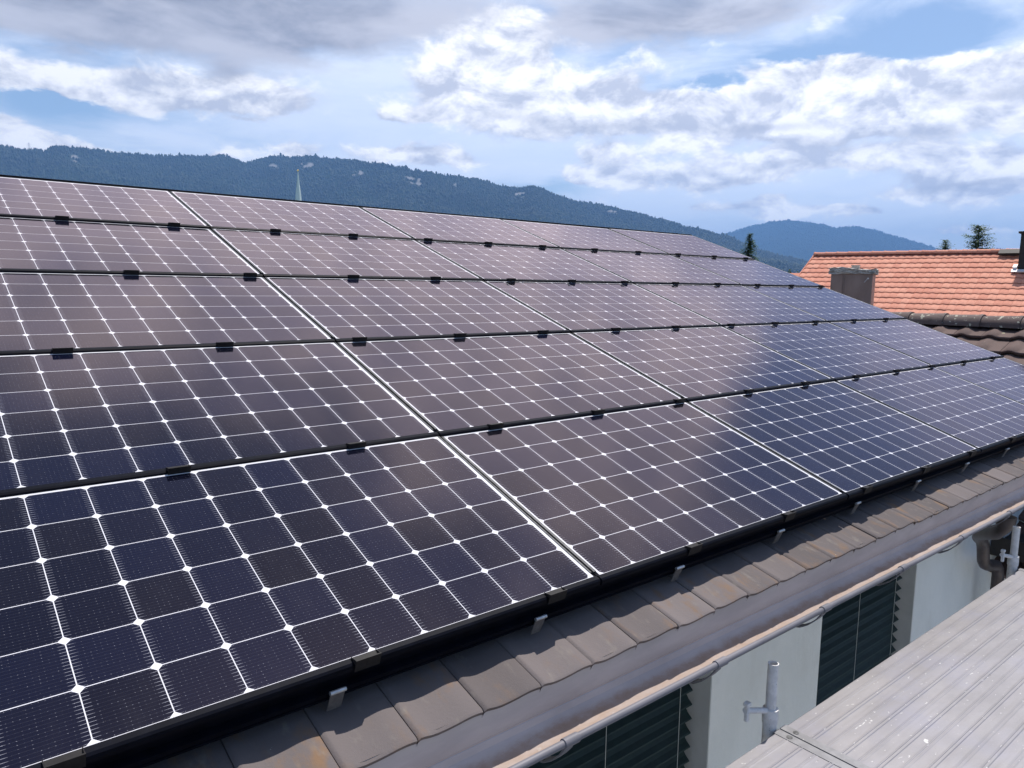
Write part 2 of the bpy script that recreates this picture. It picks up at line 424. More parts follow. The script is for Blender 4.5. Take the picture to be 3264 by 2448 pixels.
def hill_material():
    m, nt, b, oc = new_mat('wooded_hillside')
    g = nt.nodes.new('ShaderNodeNewGeometry').outputs['Position']
    n = noise(nt, g, 0.03, 7, 0.65)
    c = mixc(nt, smooth(n, 0.35, 0.7), (0.014, 0.025, 0.016), (0.030, 0.046, 0.024))
    at = nt.nodes.new('ShaderNodeAttribute'); at.attribute_name = 'rock'
    c = mixc(nt, V(nt, at.outputs['Fac']), c, (0.24, 0.23, 0.23))
    setin(b, 'Base Color', c); b.inputs['Roughness'].default_value = 0.95; b.inputs['Specular IOR Level'].default_value = 0.0
    return m


MAT['hill'] = hill_material()


# ------------------------------------------------------------------ mesh helpers
class MB:
    def __init__(s): s.v, s.f, s.c = [], [], []
    def add(s, vs, fs, col=None):
        o = len(s.v); s.v += [tuple(p) for p in vs]
        for f in fs:
            s.f.append(tuple(i + o for i in f)); s.c.append(col)
    def box(s, lo, hi, M=None, col=None):
        x0, y0, z0 = lo; x1, y1, z1 = hi
        vs = [Vector(p) for p in ((x0, y0, z0), (x1, y0, z0), (x1, y1, z0), (x0, y1, z0), (x0, y0, z1), (x1, y0, z1), (x1, y1, z1), (x0, y1, z1))]
        if M is not None: vs = [M @ p for p in vs]
        s.add(vs, [(3, 2, 1, 0), (4, 5, 6, 7), (0, 1, 5, 4), (1, 2, 6, 5), (2, 3, 7, 6), (3, 0, 4, 7)], col)
    def extrude(s, prof, x0, x1, closed=True):
        """a YZ profile swept along X"""
        n = len(prof)
        vs = [(x0, y, z) for y, z in prof] + [(x1, y, z) for y, z in prof]
        fs = [(i, (i + 1) % n, n + (i + 1) % n, n + i) for i in range(n if closed else n - 1)]
        if closed: fs += [tuple(reversed(range(n))), tuple(range(n, 2 * n))]
        s.add(vs, fs)
    def tube(s, pts, rad, n=16, cap=True, hollow=0.0):
        pts = [Vector(p) for p in pts]
        rads = rad if isinstance(rad, (list, tuple)) else [rad] * len(pts)
        o = len(s.v); u = None
        for i, p in enumerate(pts):
            t = (pts[min(i + 1, len(pts) - 1)] - pts[max(i - 1, 0)]).normalized()
            if u is None:
                u = t.orthogonal().normalized()
            u = (u - t * u.dot(t)).normalized(); w = t.cross(u)
            for k in range(n):
                a = 2 * math.pi * k / n
                s.v.append(tuple(p + (u * math.cos(a) + w * math.sin(a)) * rads[i]))
        for i in range(len(pts) - 1):
            for k in range(n):
                k2 = (k + 1) % n
                s.f.append((o + i * n + k, o + i * n + k2, o + (i + 1) * n + k2, o + (i + 1) * n + k)); s.c.append(None)
        if cap:
            s.f.append(tuple(o + k for k in reversed(range(n)))); s.c.append(None)
            e = o + (len(pts) - 1) * n
            s.f.append(tuple(e + k for k in range(n))); s.c.append(None)
    def build(s, name, mat, parent=None, smooth_=False, bevel=0.0):
        me = bpy.data.meshes.new(name)
        me.from_pydata(s.v, [], s.f)
        if any(c is not None for c in s.c):
            at = me.attributes.new('tile_rand', 'FLOAT_COLOR', 'FACE')
            arr = np.ones((len(s.f), 4), np.float32) * 0.5
            for i, c in enumerate(s.c):
                if c is not None: arr[i, :3] = c
            at.data.foreach_set('color', arr.ravel())
        me.materials.append(mat)
        if smooth_:
            me.polygons.foreach_set('use_smooth', [True] * len(me.polygons))
            try: me.set_sharp_from_angle(angle=R_(40))
            except Exception: pass
        me.update()
        ob = bpy.data.objects.new(name, me); scn.collection.objects.link(ob)
        if parent is not None: ob.parent = parent
        if bevel:
            bv = ob.modifiers.new('bevel', 'BEVEL'); bv.width = bevel; bv.segments = 2; bv.limit_method = 'ANGLE'; bv.angle_limit = R_(40)
        return ob


def np_mesh(name, verts, quads, mat, parent=None, attrs=(), smooth_=False):
    """quads: (n,k) int array"""
    me = bpy.data.meshes.new(name)
    k = quads.shape[1]
    me.vertices.add(len(verts)); me.vertices.foreach_set('co', np.asarray(verts, np.float32).ravel())
    me.loops.add(quads.size); me.loops.foreach_set('vertex_index', quads.astype(np.int32).ravel())
    me.polygons.add(len(quads)); me.polygons.foreach_set('loop_start', np.arange(0, quads.size, k, dtype=np.int32))
    if smooth_: me.polygons.foreach_set('use_smooth', np.ones(len(quads), bool))
    for nm, dom, typ, arr in attrs:
        at = me.attributes.new(nm, typ, dom)
        at.data.foreach_set('color' if typ == 'FLOAT_COLOR' else 'value', np.asarray(arr, np.float32).ravel())
    me.materials.append(mat)
    me.update(calc_edges=True); me.validate()
    ob = bpy.data.objects.new(name, me); scn.collection.objects.link(ob)
    if parent is not None: ob.parent = parent
    return ob


def thing(name, label, cat, loc=(0, 0, 0), rot=(0, 0, 0), group=None):
    o = bpy.data.objects.new(name, None); scn.collection.objects.link(o)
    o.empty_display_size = 0.2
    o.location = loc; o.rotation_euler = rot
    o['label'] = label; o['category'] = cat
    if group: o['group'] = group
    return o


def at(azd, d, z=None, el=None):
    """point at a compass bearing and level distance from the viewer's terrace"""
    azd = azd - 0.401 + (azd - 16.9) * 0.00965
    x = -1.723 + d * math.cos(R_(azd)); y = -1.618 + d * math.sin(R_(azd))
    return Vector((x, y, z if z is not None else 0.0))


rng = random.Random(7)
nrg = np.random.default_rng(11)
TH = R_(19.25); Z0 = 6.0
CT, ST = math.cos(TH), math.sin(TH)


def roofp(u, v, n): return Vector((u, v * CT - n * ST, Z0 + v * ST + n * CT))


# ------------------------------------------------------------------ ground and hills (setting)
def structure(o):
    o['kind'] = 'structure'; return o


g = MB(); Rg = 26000
g.add([(-Rg, -Rg, 0), (Rg, -Rg, 0), (Rg, Rg, 0), (-Rg, Rg, 0)], [(0, 1, 2, 3)])
structure(g.build('ground', MAT['grass']))
MAT['bounce_yard'] = mottled('pale_bounce_paving', (0.44, 0.425, 0.40), (0.55, 0.53, 0.50), 0.8, 0.9, c3=(0.25, 0.24, 0.22), s3=3, t3=(0.6, 0.7))
g = MB(); g.add([(-16, -14, 0.004), (16, -14, 0.004), (16, 0.2, 0.004), (-16, 0.2, 0.004)], [(0, 1, 2, 3)])
structure(g.build('bounce_yard', MAT['bounce_yard']))  # unseen pale paving, added to bounce sunlight up onto the shaded wall


def fbm1(x, seed, octs=5, base=1.0, gain=0.5):
    r = np.random.default_rng(seed); y = np.zeros_like(x); amp = 1.0; fr = base
    for _ in range(octs):
        tab = r.uniform(-1, 1, 4096)
        xi = x * fr; i = np.floor(xi).astype(int); f = xi - i; f = f * f * (3 - 2 * f)
        y += amp * (tab[i % 4096] * (1 - f) + tab[(i + 1) % 4096] * f); amp *= gain; fr *= 2.03
    return y


def fbm2(x, y, seed, octs=5, gain=0.5):
    r = np.random.default_rng(seed); s = np.zeros_like(x); amp = 1.0; fr = 1.0
    for _ in range(octs):
        tab = r.uniform(-1, 1, (256, 256))
        xi, yi = x * fr, y * fr
        i, j = np.floor(xi).astype(int), np.floor(yi).astype(int)
        fx, fy = xi - i, yi - j; fx = fx * fx * (3 - 2 * fx); fy = fy * fy * (3 - 2 * fy)
        a = tab[i % 256, j % 256]; b = tab[(i + 1) % 256, j % 256]; c = tab[i % 256, (j + 1) % 256]; d = tab[(i + 1) % 256, (j + 1) % 256]
        s += amp * ((a * (1 - fx) + b * fx) * (1 - fy) + (c * (1 - fx) + d * fx) * fy); amp *= gain; fr *= 2.07
    return s


# crest lines: bearing, elevation angle
CREST_NEAR = [(110, 7.0), (100, 7.4), (90, 7.7), (84.0, 7.75), (81.7, 7.72), (81.4, 8.02), (80.5, 8.15), (79, 8.1), (77, 8.02), (75.5, 8.02), (74, 8.2), (72.6, 8.2), (71.2, 8.4), (70.3, 8.1), (69.7, 7.98),
              (69.2, 8.2), (68.2, 8.5), (66, 8.62), (64, 8.65), (62, 8.55), (60, 8.4), (58, 8.1), (56.5, 7.9), (55, 7.75), (53.6, 7.68), (52.2, 7.25), (51.0, 6.98), (50.1, 7.05), (49.2, 7.15), (48.0, 6.75), (46.4, 6.15),
              (45.9, 6.05), (44.9, 6.05), (43.5, 5.75), (41.8, 5.35), (39.5, 4.75), (37.4, 4.2), (35.0, 3.6), (33.0, 2.75), (31.2, 2.2), (29.3, 1.75), (27, 1.3), (22, 0.8), (10, 0.5)]
CREST_FAR = [(45, 2.5), (37, 3.4), (34.6, 4.0), (33.6, 4.35), (32.2, 4.62), (30.8, 4.75), (29.4, 4.6), (28.6, 4.42), (27.9, 4.2), (27.2, 4.24), (26.2, 4.22), (25.3, 4.02), (24.2, 3.6), (22.4, 3.05), (21.2, 2.6),
             (20.2, 2.55), (19.2, 2.68), (18.2, 2.72), (17.4, 2.55), (15, 2.3), (5, 2.0)]
CLIFFS = [(68.0, .55, .35), (65.7, .6, .45), (63.9, .25, .3), (62.4, .3, .3), (61.9, .3, .4), (58.3, .5, .5), (57.6, .35, .45), (56.8, .3, .3), (54.9, .2, .3), (80.3, .35, .5), (50.2, .35, .5), (49.9, .3, .6), (43.3, .3, .4), (42.9, .2, .4)]


def make_hills(name, crest, r0, r1, a0, a1, na, nr, seed, rough, cliffs=False):
    azs = np.linspace(a1, a0, na)
    ca, ce = np.array([c[0] for c in crest])[::-1], np.array([c[1] for c in crest])[::-1]
    ce = ce + np.interp(ca, [17, 35, 50, 66, 84], [-.025, .045, .118, .157, .163]); ca = ca - 0.401 + (ca - 16.9) * 0.00965
    e = np.interp(azs, ca, ce)
    k = np.array([.25, .5, .25]); e = np.convolve(np.pad(e, 1, mode='edge'), k, mode='valid')
    e = e + (0.055 if cliffs else 0.03) * fbm1(azs * 1.6, seed + 40, 5, gain=0.6)
    rr = r1 * (1 + 0.05 * fbm1(azs * 0.12, seed, 3))
    H = rr * np.tan(np.radians(e)) + 7
    t = np.concatenate([np.linspace(0, 1.0, nr), np.array([1.03, 1.1, 1.3])])
    A, T = np.meshgrid(azs, t, indexing='ij')
    RR = r0 + (rr[:, None] - r0) * T
    Gm = np.clip(T, 0, 1) ** 1.35
    Gm = np.where(T > 1, 1 - (T - 1) * 2.4, Gm)
    Zh = H[:, None] * Gm
    X = RR * np.cos(np.radians(A)); Y = RR * np.sin(np.radians(A))
    rib = fbm2(X / 420 + 50, Y / 420 + 80, seed + 3, 5)
    Zh = Zh + rib * rough * np.clip(T, 0, 1) * np.clip((1 - np.abs(T)) * 2.2, 0, 1)
    rock = np.zeros_like(Zh)
    if cliffs:
        cn = fbm2(X / 60 + 9, Y / 60 + 4, seed + 9, 4)
        for ac, wa, wt in CLIFFS:
            dt = (T - (0.93 - 0.02 * ((ac * 7) % 3))) / 0.036
            rock = np.maximum(rock, np.exp(-((A - ac) / (wa * 0.8)) ** 2 - dt ** 2) * (0.75 + cn * 1.1))
        rock = np.clip((rock - 0.40) * 4, 0, 0.85)
    X = X - 1.765; Y = Y - 1.676
    n, mm = A.shape
    idx = np.arange(n * mm).reshape(n, mm)
    q = np.stack([idx[:-1, :-1], idx[1:, :-1], idx[1:, 1:], idx[:-1, 1:]], -1).reshape(-1, 4)
    ob = np_mesh(name, np.stack([X, Y, Zh], -1).reshape(-1, 3), q, MAT['hill'], attrs=[('rock', 'POINT', 'FLOAT', rock.ravel())], smooth_=True)
    structure(ob)
    return azs, t, X, Y, Zh, rock


hn = make_hills('hills', CREST_NEAR, 2300, 4900, 4, 108, 900, 110, 21, 45, True)
hf = make_hills('hills', CREST_FAR, 6500, 10500, 4, 44, 400, 60, 31, 60)


def forest(name, label, hill, count, size, amin, amax, tmin, seed, crest_extra):
    azs, t, X, Y, Zh, rock = hill
    r = np.random.default_rng(seed)
    m = len(t)
    a = r.uniform(amin, amax, count); tt = tmin + (1.005 - tmin) * r.uniform(0, 1, count) ** 0.75
    ac = r.uniform(amin, amax, crest_extra); tc = r.uniform(0.985, 1.012, crest_extra)
    a = np.concatenate([a, ac]); tt = np.concatenate([tt, tc])
    fi = (azs[0] - a) / (azs[0] - azs[-1]) * (len(azs) - 1); fj = np.interp(tt, t, np.arange(m))
    i = np.clip(np.floor(fi).astype(int), 0, len(azs) - 2); j = np.clip(np.floor(fj).astype(int), 0, m - 2)
    u, w = fi - i, fj - j
    def smp(F): return (F[i, j] * (1 - u) + F[i + 1, j] * u) * (1 - w) + (F[i, j + 1] * (1 - u) + F[i + 1, j + 1] * u) * w
    px, py, pz, rk = smp(X), smp(Y), smp(Zh), smp(rock)
    keep = rk < 0.02 + 0.6 * r.uniform(0, 1, len(px)) ** 4
    px, py, pz = px[keep], py[keep], pz[keep]; n = len(px)
    # a crown of three rings, ragged
    hgt = size * r.uniform(0.55, 1.15, n) * (1 + 0.5 * (r.uniform(0, 1, n) > 0.93)); con = r.uniform(0, 1, n) < 0.45
    wid = np.where(con, hgt * 0.42, hgt * r.uniform(0.55, 0.8, n))
    prof = np.array([[0.0, 0.85], [0.35, 1.0], [0.72, 0.72]]); profc = np.array([[0.0, 1.0], [0.35, .72], [0.7, .36]])
    K = 6; ang = np.arange(K) * 2 * np.pi / K
    vs = []
    for ring in range(3):
        pr = np.where(con, profc[ring, 1], prof[ring, 1])[:, None] * wid[:, None] * 0.5 * r.uniform(0.7, 1.25, (n, K))
        zz = pz[:, None] - size * 0.12 + np.where(con, profc[ring, 0], prof[ring, 0])[:, None] * hgt[:, None] * r.uniform(0.85, 1.15, (n, K))
        aa = ang[None, :] + r.uniform(0, 6, n)[:, None] * (ring == -1) + 0.4 * ring
        vs.append(np.stack([px[:, None] + pr * np.cos(aa), py[:, None] + pr * np.sin(aa), zz], -1))
    top = np.stack([px, py, pz - size * 0.12 + hgt], -1)[:, None, :]
    vv = np.concatenate(vs + [top], 1)  # n,19,3
    tri = []
    for ring in range(2):
        for k in range(K):
            k2 = (k + 1) % K; a0, a1, b0, b1 = ring * K + k, ring * K + k2, (ring + 1) * K + k, (ring + 1) * K + k2
            tri += [(a0, a1, b1), (a0, b1, b0)]
    for k in range(K): tri.append((2 * K + k, 2 * K + (k + 1) % K, 3 * K))
    tri = np.array(tri)
    F = (tri[None] + (np.arange(n) * 19)[:, None, None]).reshape(-1, 3)
    big = fbm2(px / 160 + 300, py / 160 + 300, seed, 3) * 0.42
    cr = np.clip(r.uniform(0, 1, (n, 3)) * [1, 1, 1] + big[:, None], 0, 1)
    col = np.ones((n, len(tri), 4)); col[:, :, :3] = cr[:, None, :]
    ob = np_mesh(name, vv.reshape(-1, 3), F, MAT['canopy'], attrs=[('tile_rand', 'FACE', 'FLOAT_COLOR', col.reshape(-1, 4))])
    ob['kind'] = 'stuff'; ob['label'] = label; ob['category'] = 'forest'
    return ob


forest('forest', 'dense dark forest covering the long near ridge behind the church spire', hn, 75000, 15.5, 12, 92, 0.34, 5, 2200)
forest('forest', 'hazy blue forest covering the far rounded hills above the orange roof', hf, 24000, 20, 13, 40, 0.40, 6, 700)

# ------------------------------------------------------------------ house with the panels
HX0, HX1 = -4.6, 6.685
house = thing('house', 'pale rendered house under the solar roof with zinc gutter and dark green blinds', 'house', (0, 0, 0))
RV = 5.06
# roof deck under the panels, both slopes
m = MB()
NV = RV + 0.02
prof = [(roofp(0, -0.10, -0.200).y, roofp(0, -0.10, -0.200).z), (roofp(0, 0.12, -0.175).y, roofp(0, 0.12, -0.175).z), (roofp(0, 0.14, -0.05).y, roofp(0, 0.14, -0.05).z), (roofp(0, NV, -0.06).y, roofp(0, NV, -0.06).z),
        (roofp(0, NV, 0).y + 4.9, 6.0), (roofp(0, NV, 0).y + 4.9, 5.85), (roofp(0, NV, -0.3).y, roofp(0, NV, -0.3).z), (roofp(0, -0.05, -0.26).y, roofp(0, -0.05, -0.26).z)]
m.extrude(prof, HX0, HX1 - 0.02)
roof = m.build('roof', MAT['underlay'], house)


def tiled_sheet(name, mat, parent, ncol, nrow, tw, gauge, wave, step, seed, lip=0.012, sub=10, shear=0.0, edge_jit=0.002):
    """tiles on local x (along the eave), y (up the slope), z (normal); row 0 is the lowest. Each tile has its own
    faces and a thick lower edge."""
    r = np.random.default_rng(seed)
    vs, fs, cs = [], [], []
    ts = np.linspace(0, 1, sub + 1)
    zz = np.array([wave(t) for t in ts])
    ys = np.array([0.0, 0.015, 0.5, 1.04])
    for j in range(nrow):
        for i in range(ncol):
            jit = r.uniform(-edge_jit, edge_jit); jz = r.uniform(-1, 1) * step * 0.10
            col = (r.uniform(), r.uniform(), r.uniform(), 1.0)
            o = len(vs)
            y0 = j * gauge + jit
            # rows of verts: underside of front edge, front edge top (rounded), mid, back
            for yy, dz in ((0.0, -lip), (-0.001, -lip * 0.25), (0.008, 0.0), (gauge * 0.5, -step * 0.45), (gauge * 1.04, -step)):
                for t, z in zip(ts, zz):
                    vs.append((i * tw + t * tw * 0.988, y0 + yy, z + step + dz + jz))
            n = sub + 1
            for rr in range(4):
                for k in range(sub):
                    fs.append((o + rr * n + k, o + rr * n + k + 1, o + (rr + 1) * n + k + 1, o + (rr + 1) * n + k)); cs.append(col)
            # side skirts
            for k in (0, sub):
                b = len(vs)
                for rr in range(5):
                    vx, vy, vz = vs[o + rr * n + k]; vs.append((vx, vy, vz - lip))
                for rr in range(4):
                    q = (o + rr * n + k, o + (rr + 1) * n + k, b + rr + 1, b + rr)
                    fs.append(q if k else q[::-1]); cs.append(col)
    return np_mesh(name, np.array(vs), np.array(fs), mat, parent, attrs=[('tile_rand', 'FACE', 'FLOAT_COLOR', np.array(cs))], smooth_=False)


PAN_T = [0.0, 0.012, 0.04, 0.075, 0.13, 0.20, 0.30, 0.45, 0.60, 0.70, 0.78, 0.86, 0.94, 1.0]
PAN_Z = [0.0035, 0.0078, 0.0092, 0.0088, 0.0060, 0.0025, 0.0, 0.0006, 0.0032, 0.0060, 0.0076, 0.0078, 0.0066, 0.0040]


def pan(t):
    # rolled left rib, shallow pan, low hump on the right
    return float(np.interp(t, PAN_T, PAN_Z)) - 0.004


TW = 0.2062
rt = tiled_sheet('roof', MAT['eave_tile'], None, 56, 1, TW, 0.34, pan, 0.030, 3, lip=0.014, sub=26, edge_jit=0.003)
rt.name = 'eave_tiles'
rt.parent = house
rt.location = roofp(-0.790 - 18 * TW, -0.192, -0.150); rt.rotation_euler = (TH, 0, 0)
rt.data.polygons.foreach_set('use_smooth', [True] * len(rt.data.polygons)); rt.data.set_sharp_from_angle(angle=R_(60))

# ridge capping and verge trims
m = MB(); a = roofp(0, 5.045, -0.045); 
m.box((HX0, a.y, a.z - 0.02), (HX1 - 0.005, a.y + 0.05, a.z + 0.045))
m.box((HX0, a.y + 0.052, a.z - 0.05), (HX1 - 0.005, a.y + 0.26, a.z + 0.008), None)
m.build('ridge_cap', MAT['black_frame'], house, bevel=0.006)
m = MB()
M4 = Matrix.Translation(roofp(0, 0, 0)) @ Matrix.Rotation(TH, 4, 'X')
m.box((HX1 - 0.012, -0.2, -0.26), (HX1 + 0.012, 5.1, -0.035), M4)
m.build('verge_trim', MAT['fascia'], house)

# walls with two openings in the eave wall
WY = 0.30; WT = 0.36
WIN = [(-4.2, -2.9), (-2.15, -0.9), (-0.12, 1.10), (2.11, 3.33)]
WZ0, WZ1 = 3.55, 5.42
m = MB(); xs = [HX0 + 0.3]
xprev = HX0 + 0.3
for x0, x1 in WIN:
    if x0 > xprev: m.box((xprev, WY, 0), (x0, WY + WT, WZ1 + 0.35))
    m.box((x0, WY, 0), (x1, WY + WT, WZ0)); m.box((x0, WY, WZ1), (x1, WY + WT, WZ1 + 0.35))
    xprev = x1
m.box((xprev, WY, 0), (HX1 - 0.3, WY + WT, WZ1 + 0.35))
gy0, gy1 = WY + WT, 9.3
ry = roofp(0, RV, -0.3).y
for gx in (HX0 + 0.3, HX1 - 0.6):
    vs = []
    for xx in (gx, gx + 0.3):
        vs += [(xx, gy0, 0), (xx, gy1, 0), (xx, gy1, 5.75), (xx, ry, 7.30), (xx, gy0, 5.95)]
    m.add(vs, [(4, 3, 2, 1, 0), (5, 6, 7, 8, 9), (0, 1, 6, 5), (1, 2, 7, 6), (2, 3, 8, 7), (3, 4, 9, 8), (4, 0, 5, 9)])
m.box((HX0 + 0.6, gy1 - WT, 0), (HX1 - 0.6, gy1, 5.7))
m.build('wall', MAT['wall'], house)

for wi, (x0, x1) in enumerate(WIN):
    # reveals (thin liners, proud by 3 mm)
    m = MB()
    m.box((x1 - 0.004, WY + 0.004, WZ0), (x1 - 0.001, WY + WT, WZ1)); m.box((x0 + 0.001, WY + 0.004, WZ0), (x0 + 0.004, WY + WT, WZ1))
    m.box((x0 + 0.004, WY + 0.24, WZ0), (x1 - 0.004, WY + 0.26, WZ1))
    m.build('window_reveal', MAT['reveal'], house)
    m = MB(); pitch = 0.072; k = 0
    zt = WZ1 - 0.05
    sx0, sx1 = x0 + 0.015, x1 - 0.055
    while zt - pitch * (k + 1) > WZ0 + 0.05:
        z = zt - pitch * k
        # tilted slat with a rolled lower lip: upper edge inside, lower edge outside
        p = [(0.128, z), (0.112, z - 0.026), (0.086, z - 0.058), (0.066, z - 0.074), (0.063, z - 0.080), (0.068, z - 0.083), (0.090, z - 0.064), (0.116, z - 0.030), (0.131, z - 0.002)]
        jx = rng.uniform(-0.002, 0.002)
        m.extrude([(WY + y, zz) for y, zz in p], sx0 + jx, sx1 + jx)
        k += 1
    bl = m.build('window_blind', MAT['blind'], house)
    m = MB()
    for cx in (sx0 + 0.10, (sx0 + sx1) / 2 - 0.02, sx1 - 0.10):
        m.tube([(cx, WY + 0.060, WZ1 - 0.05), (cx, WY + 0.058, WZ0 + 0.1)], 0.0016, 5)
    m.build('ladder_cord', MAT['cord'], bl)
    for cx in (x0 + 0.010, x1 - 0.052):
        m = MB(); m.box((cx, WY + 0.132, WZ0), (cx + 0.02, WY + 0.15, WZ1)); m.build('guide_rail', MAT['fascia'], bl)
    m = MB(); m.box((x0 - 0.03, WY - 0.04, WZ0 - 0.04), (x1 + 0.03, WY + 0.05, WZ0 - 0.004)); m.build('window_sill', MAT['reveal'], house)

# gutter: drip flashing, half-round channel, bead, sleeves
gp = [(-0.150, 5.823), (-0.1325, 5.765), (-0.1155, 5.703), (-0.120, 5.700), (-0.126, 5.682), (-0.142, 5.667), (-0.165, 5.659), (-0.190, 5.657), (-0.215, 5.661), (-0.245, 5.676), (-0.272, 5.697), (-0.290, 5.719), (-0.297, 5.731)]
GX0, GX1 = HX0 + 0.05, 6.60
vs, fs, ac = [], [], []
nx = 24
for s_ in range(2):
    for i in range(nx + 1):
        x = GX0 + (GX1 - GX0) * i / nx
        for k, (y, z) in enumerate(gp):
            dzz = 0.004 * math.sin(x * 0.9) * 0
            vs.append((x, y, z - (0.0015 if s_ else 0) + dzz)); ac.append(0.30 if s_ else k / (len(gp) - 1))
n = len(gp)
for s_ in range(2):
    o = s_ * (nx + 1) * n
    for i in range(nx):
        for k in range(n - 1):
            q = (o + i * n + k, o + (i + 1) * n + k, o + (i + 1) * n + k + 1, o + i * n + k + 1)
            fs.append(q if s_ else q[::-1])
gutter = np_mesh('gutter', np.array(vs), np.array(fs), MAT['zinc'], house, attrs=[('across', 'POINT', 'FLOAT', ac)], smooth_=True)
gutter.data.set_sharp_from_angle(angle=R_(25))
gutter.location = (0, 0.018, 0)
m = MB(); m.tube([(GX0, -0.303, 5.737), (GX1, -0.303, 5.737)], 0.0105, 14); m.build('bead', MAT['bead'], gutter, smooth_=True)
for k in range(-5, 10):
    x = -0.40 + 0.68 * k
    m = MB()
    m.tube([(x - 0.0275, -0.303, 5.737), (x - 0.026, -0.303, 5.737), (x + 0.026, -0.303, 5.737), (x + 0.0275, -0.303, 5.737)], [0.0110, 0.0140, 0.0140, 0.0110], 14)
    m.extrude([(-0.300, 5.724), (-0.296, 5.708), (-0.274, 5.680), (-0.245, 5.650), (-0.213, 5.628), (-0.190, 5.622), (-0.190, 5.630), (-0.215, 5.636), (-0.247, 5.658), (-0.276, 5.688), (-0.293, 5.716)], x - 0.016, x + 0.016)
    m.build('gutter_clip', MAT['bead'], gutter, smooth_=True)
# downpipe with swan neck
m = MB()
pth = [(3.28, -0.185, 5.62), (3.29, -0.175, 5.56), (3.35, -0.12, 5.50), (3.60, 0.04, 5.40), (3.88, 0.135, 5.29), (4.00, 0.15, 5.235), (4.05, 0.155, 5.18), (4.068, 0.155, 5.12), (4.08, 0.155, 5.075), (4.115, 0.155, 5.04), (4.17, 0.155, 5.018), (4.30, 0.155, 4.99), (4.36, 0.155, 4.972), (4.405, 0.155, 4.935), (4.42, 0.155, 4.88), (4.42, 0.155, 4.2), (4.42, 0.155, 0.05)]
m.tube(pth, 0.040, 18)
m.tube([(3.28, -0.185, 5.635), (3.28, -0.185, 5.60), (3.285, -0.18, 5.56)], [0.056, 0.052, 0.043], 18)
m.build('downpipe', MAT['pipe'], house, smooth_=True)

# ------------------------------------------------------------------ solar panels
UP, VP = 1.66, 1.0028
CL = {0: [-2.21, -1.53, -0.859, -0.20, 0.494, 1.147, 1.845, 2.52, 3.18, 3.87, 4.54, 5.21, 5.90, 6.40],
      1: [-2.40, -1.72, -1.037, -0.386, 0.30, 0.952, 1.597, 2.265, 2.929, 3.627, 4.286, 4.948, 5.636, 6.344],
      2: [-2.57, -1.90, -1.210, -0.557, 0.137, 0.779, 1.42, 2.087, 2.738, 3.432, 4.073, 4.747, 5.467, 6.151],
      3: [-2.08, -1.42, -0.726, -0.079, 0.599, 1.24, 1.925, 2.571, 3.209, 3.903, 4.56, 5.254, 5.917, 6.549],
      4: [-2.25, -1.57, -0.89, -0.235, 0.467, 1.096, 1.788, 2.43, 3.083, 3.786, 4.45, 5.12, 5.80, 6.45]}


def panel_meshes():
    p = {}
    m = MB(); m.add([(0.0165, 0.0, -0.0008), (1.6480, 0.0, -0.0008), (1.6480, 0.999, -0.0008), (0.0165, 0.999, -0.0008)], [(0, 1, 2, 3)])
    p['laminate'] = m.build('laminate', MAT['laminate'])
    m = MB()
    # lower edge profile: rounded nose
    m.extrude([(0.0108, 0.0022), (-0.006, 0.0026), (-0.0125, -0.001), (-0.0150, -0.008), (-0.0145, -0.018), (-0.010, -0.022), (0.030, -0.030), (0.030, -0.004), (0.0108, -0.0004)], 0.004, 1.656)
    p['frame'] = m.build('lower_profile', MAT['black_frame'])
    m = MB()
    m.extrude([(0.999, 0.0012), (1.012, 0.0012), (1.012, -0.03), (0.985, -0.03), (0.985, -0.004), (0.999, -0.0012)], 0.004, 1.656)
    p['head'] = m.build('upper_profile', MAT['black_frame'])
    for nm, a, b in (('rail_a', 0.0050, 0.0163), ('rail_b', 1.6482, 1.6545)):
        m = MB(); m.box((a, 0.031, -0.030), (b, 0.984, 0.0018))
        p[nm] = m.build('side_rail', MAT['side_rail'])
    m = MB()
    w = 0.036
    m.box((-w, -0.0190, -0.019), (w, -0.0155, 0.017))
    m.box((-w, -0.0155, 0.0032), (w, 0.008, 0.0055))
    for sx in (-w, w - 0.002):
        m.add([(sx, -0.0154, 0.0056), (sx + 0.002, -0.0154, 0.0056), (sx, 0.012, 0.0056), (sx + 0.002, 0.012, 0.0056), (sx, -0.0154, 0.016), (sx + 0.002, -0.0154, 0.016)],
              [(0, 2, 4), (1, 5, 3), (0, 4, 5, 1), (4, 2, 3, 5), (0, 1, 3, 2)])
    p['clamp'] = m.build('clamp', MAT['clamp'])
    return p


proto = panel_meshes()
for o in proto.values(): scn.collection.objects.unlink(o)
TILT = R_(-0.5)
ROWN = ['bottom row along gutter', 'second row above gutter', 'middle row', 'row just below the top row', 'top row along ridge']
COLN = {-2: 'leftmost column beside the viewer', -1: 'cut by left edge', 0: 'second column', 1: 'third column', 2: 'fourth column', 3: 'last column at gable'}
LBL = {}
for j in range(5):
    for i in range(-2, 4):
        lab = 'solar panel in the %s, %s' % (ROWN[j], COLN[i])
        pn = thing('solar_panel', lab, 'solar panel', roofp(i * UP + 0.006 * max(0, i), j * VP + 0.006, 0), (TH + TILT + R_(rng.uniform(-0.10, 0.10)), R_(rng.uniform(-0.05, 0.05)), 0), 'solar panels on the house roof')
        for k in ('laminate', 'frame', 'head', 'rail_a', 'rail_b'):
            o = proto[k].copy(); scn.collection.objects.link(o); o.parent = pn
        for u in CL[j]:
            lu = u - i * UP
            if 0 <= lu < UP:
                o = proto['clamp'].copy(); scn.collection.objects.link(o); o.parent = pn
                o.location = (min(max(lu, 0.045), UP - 0.045), 0, 0)

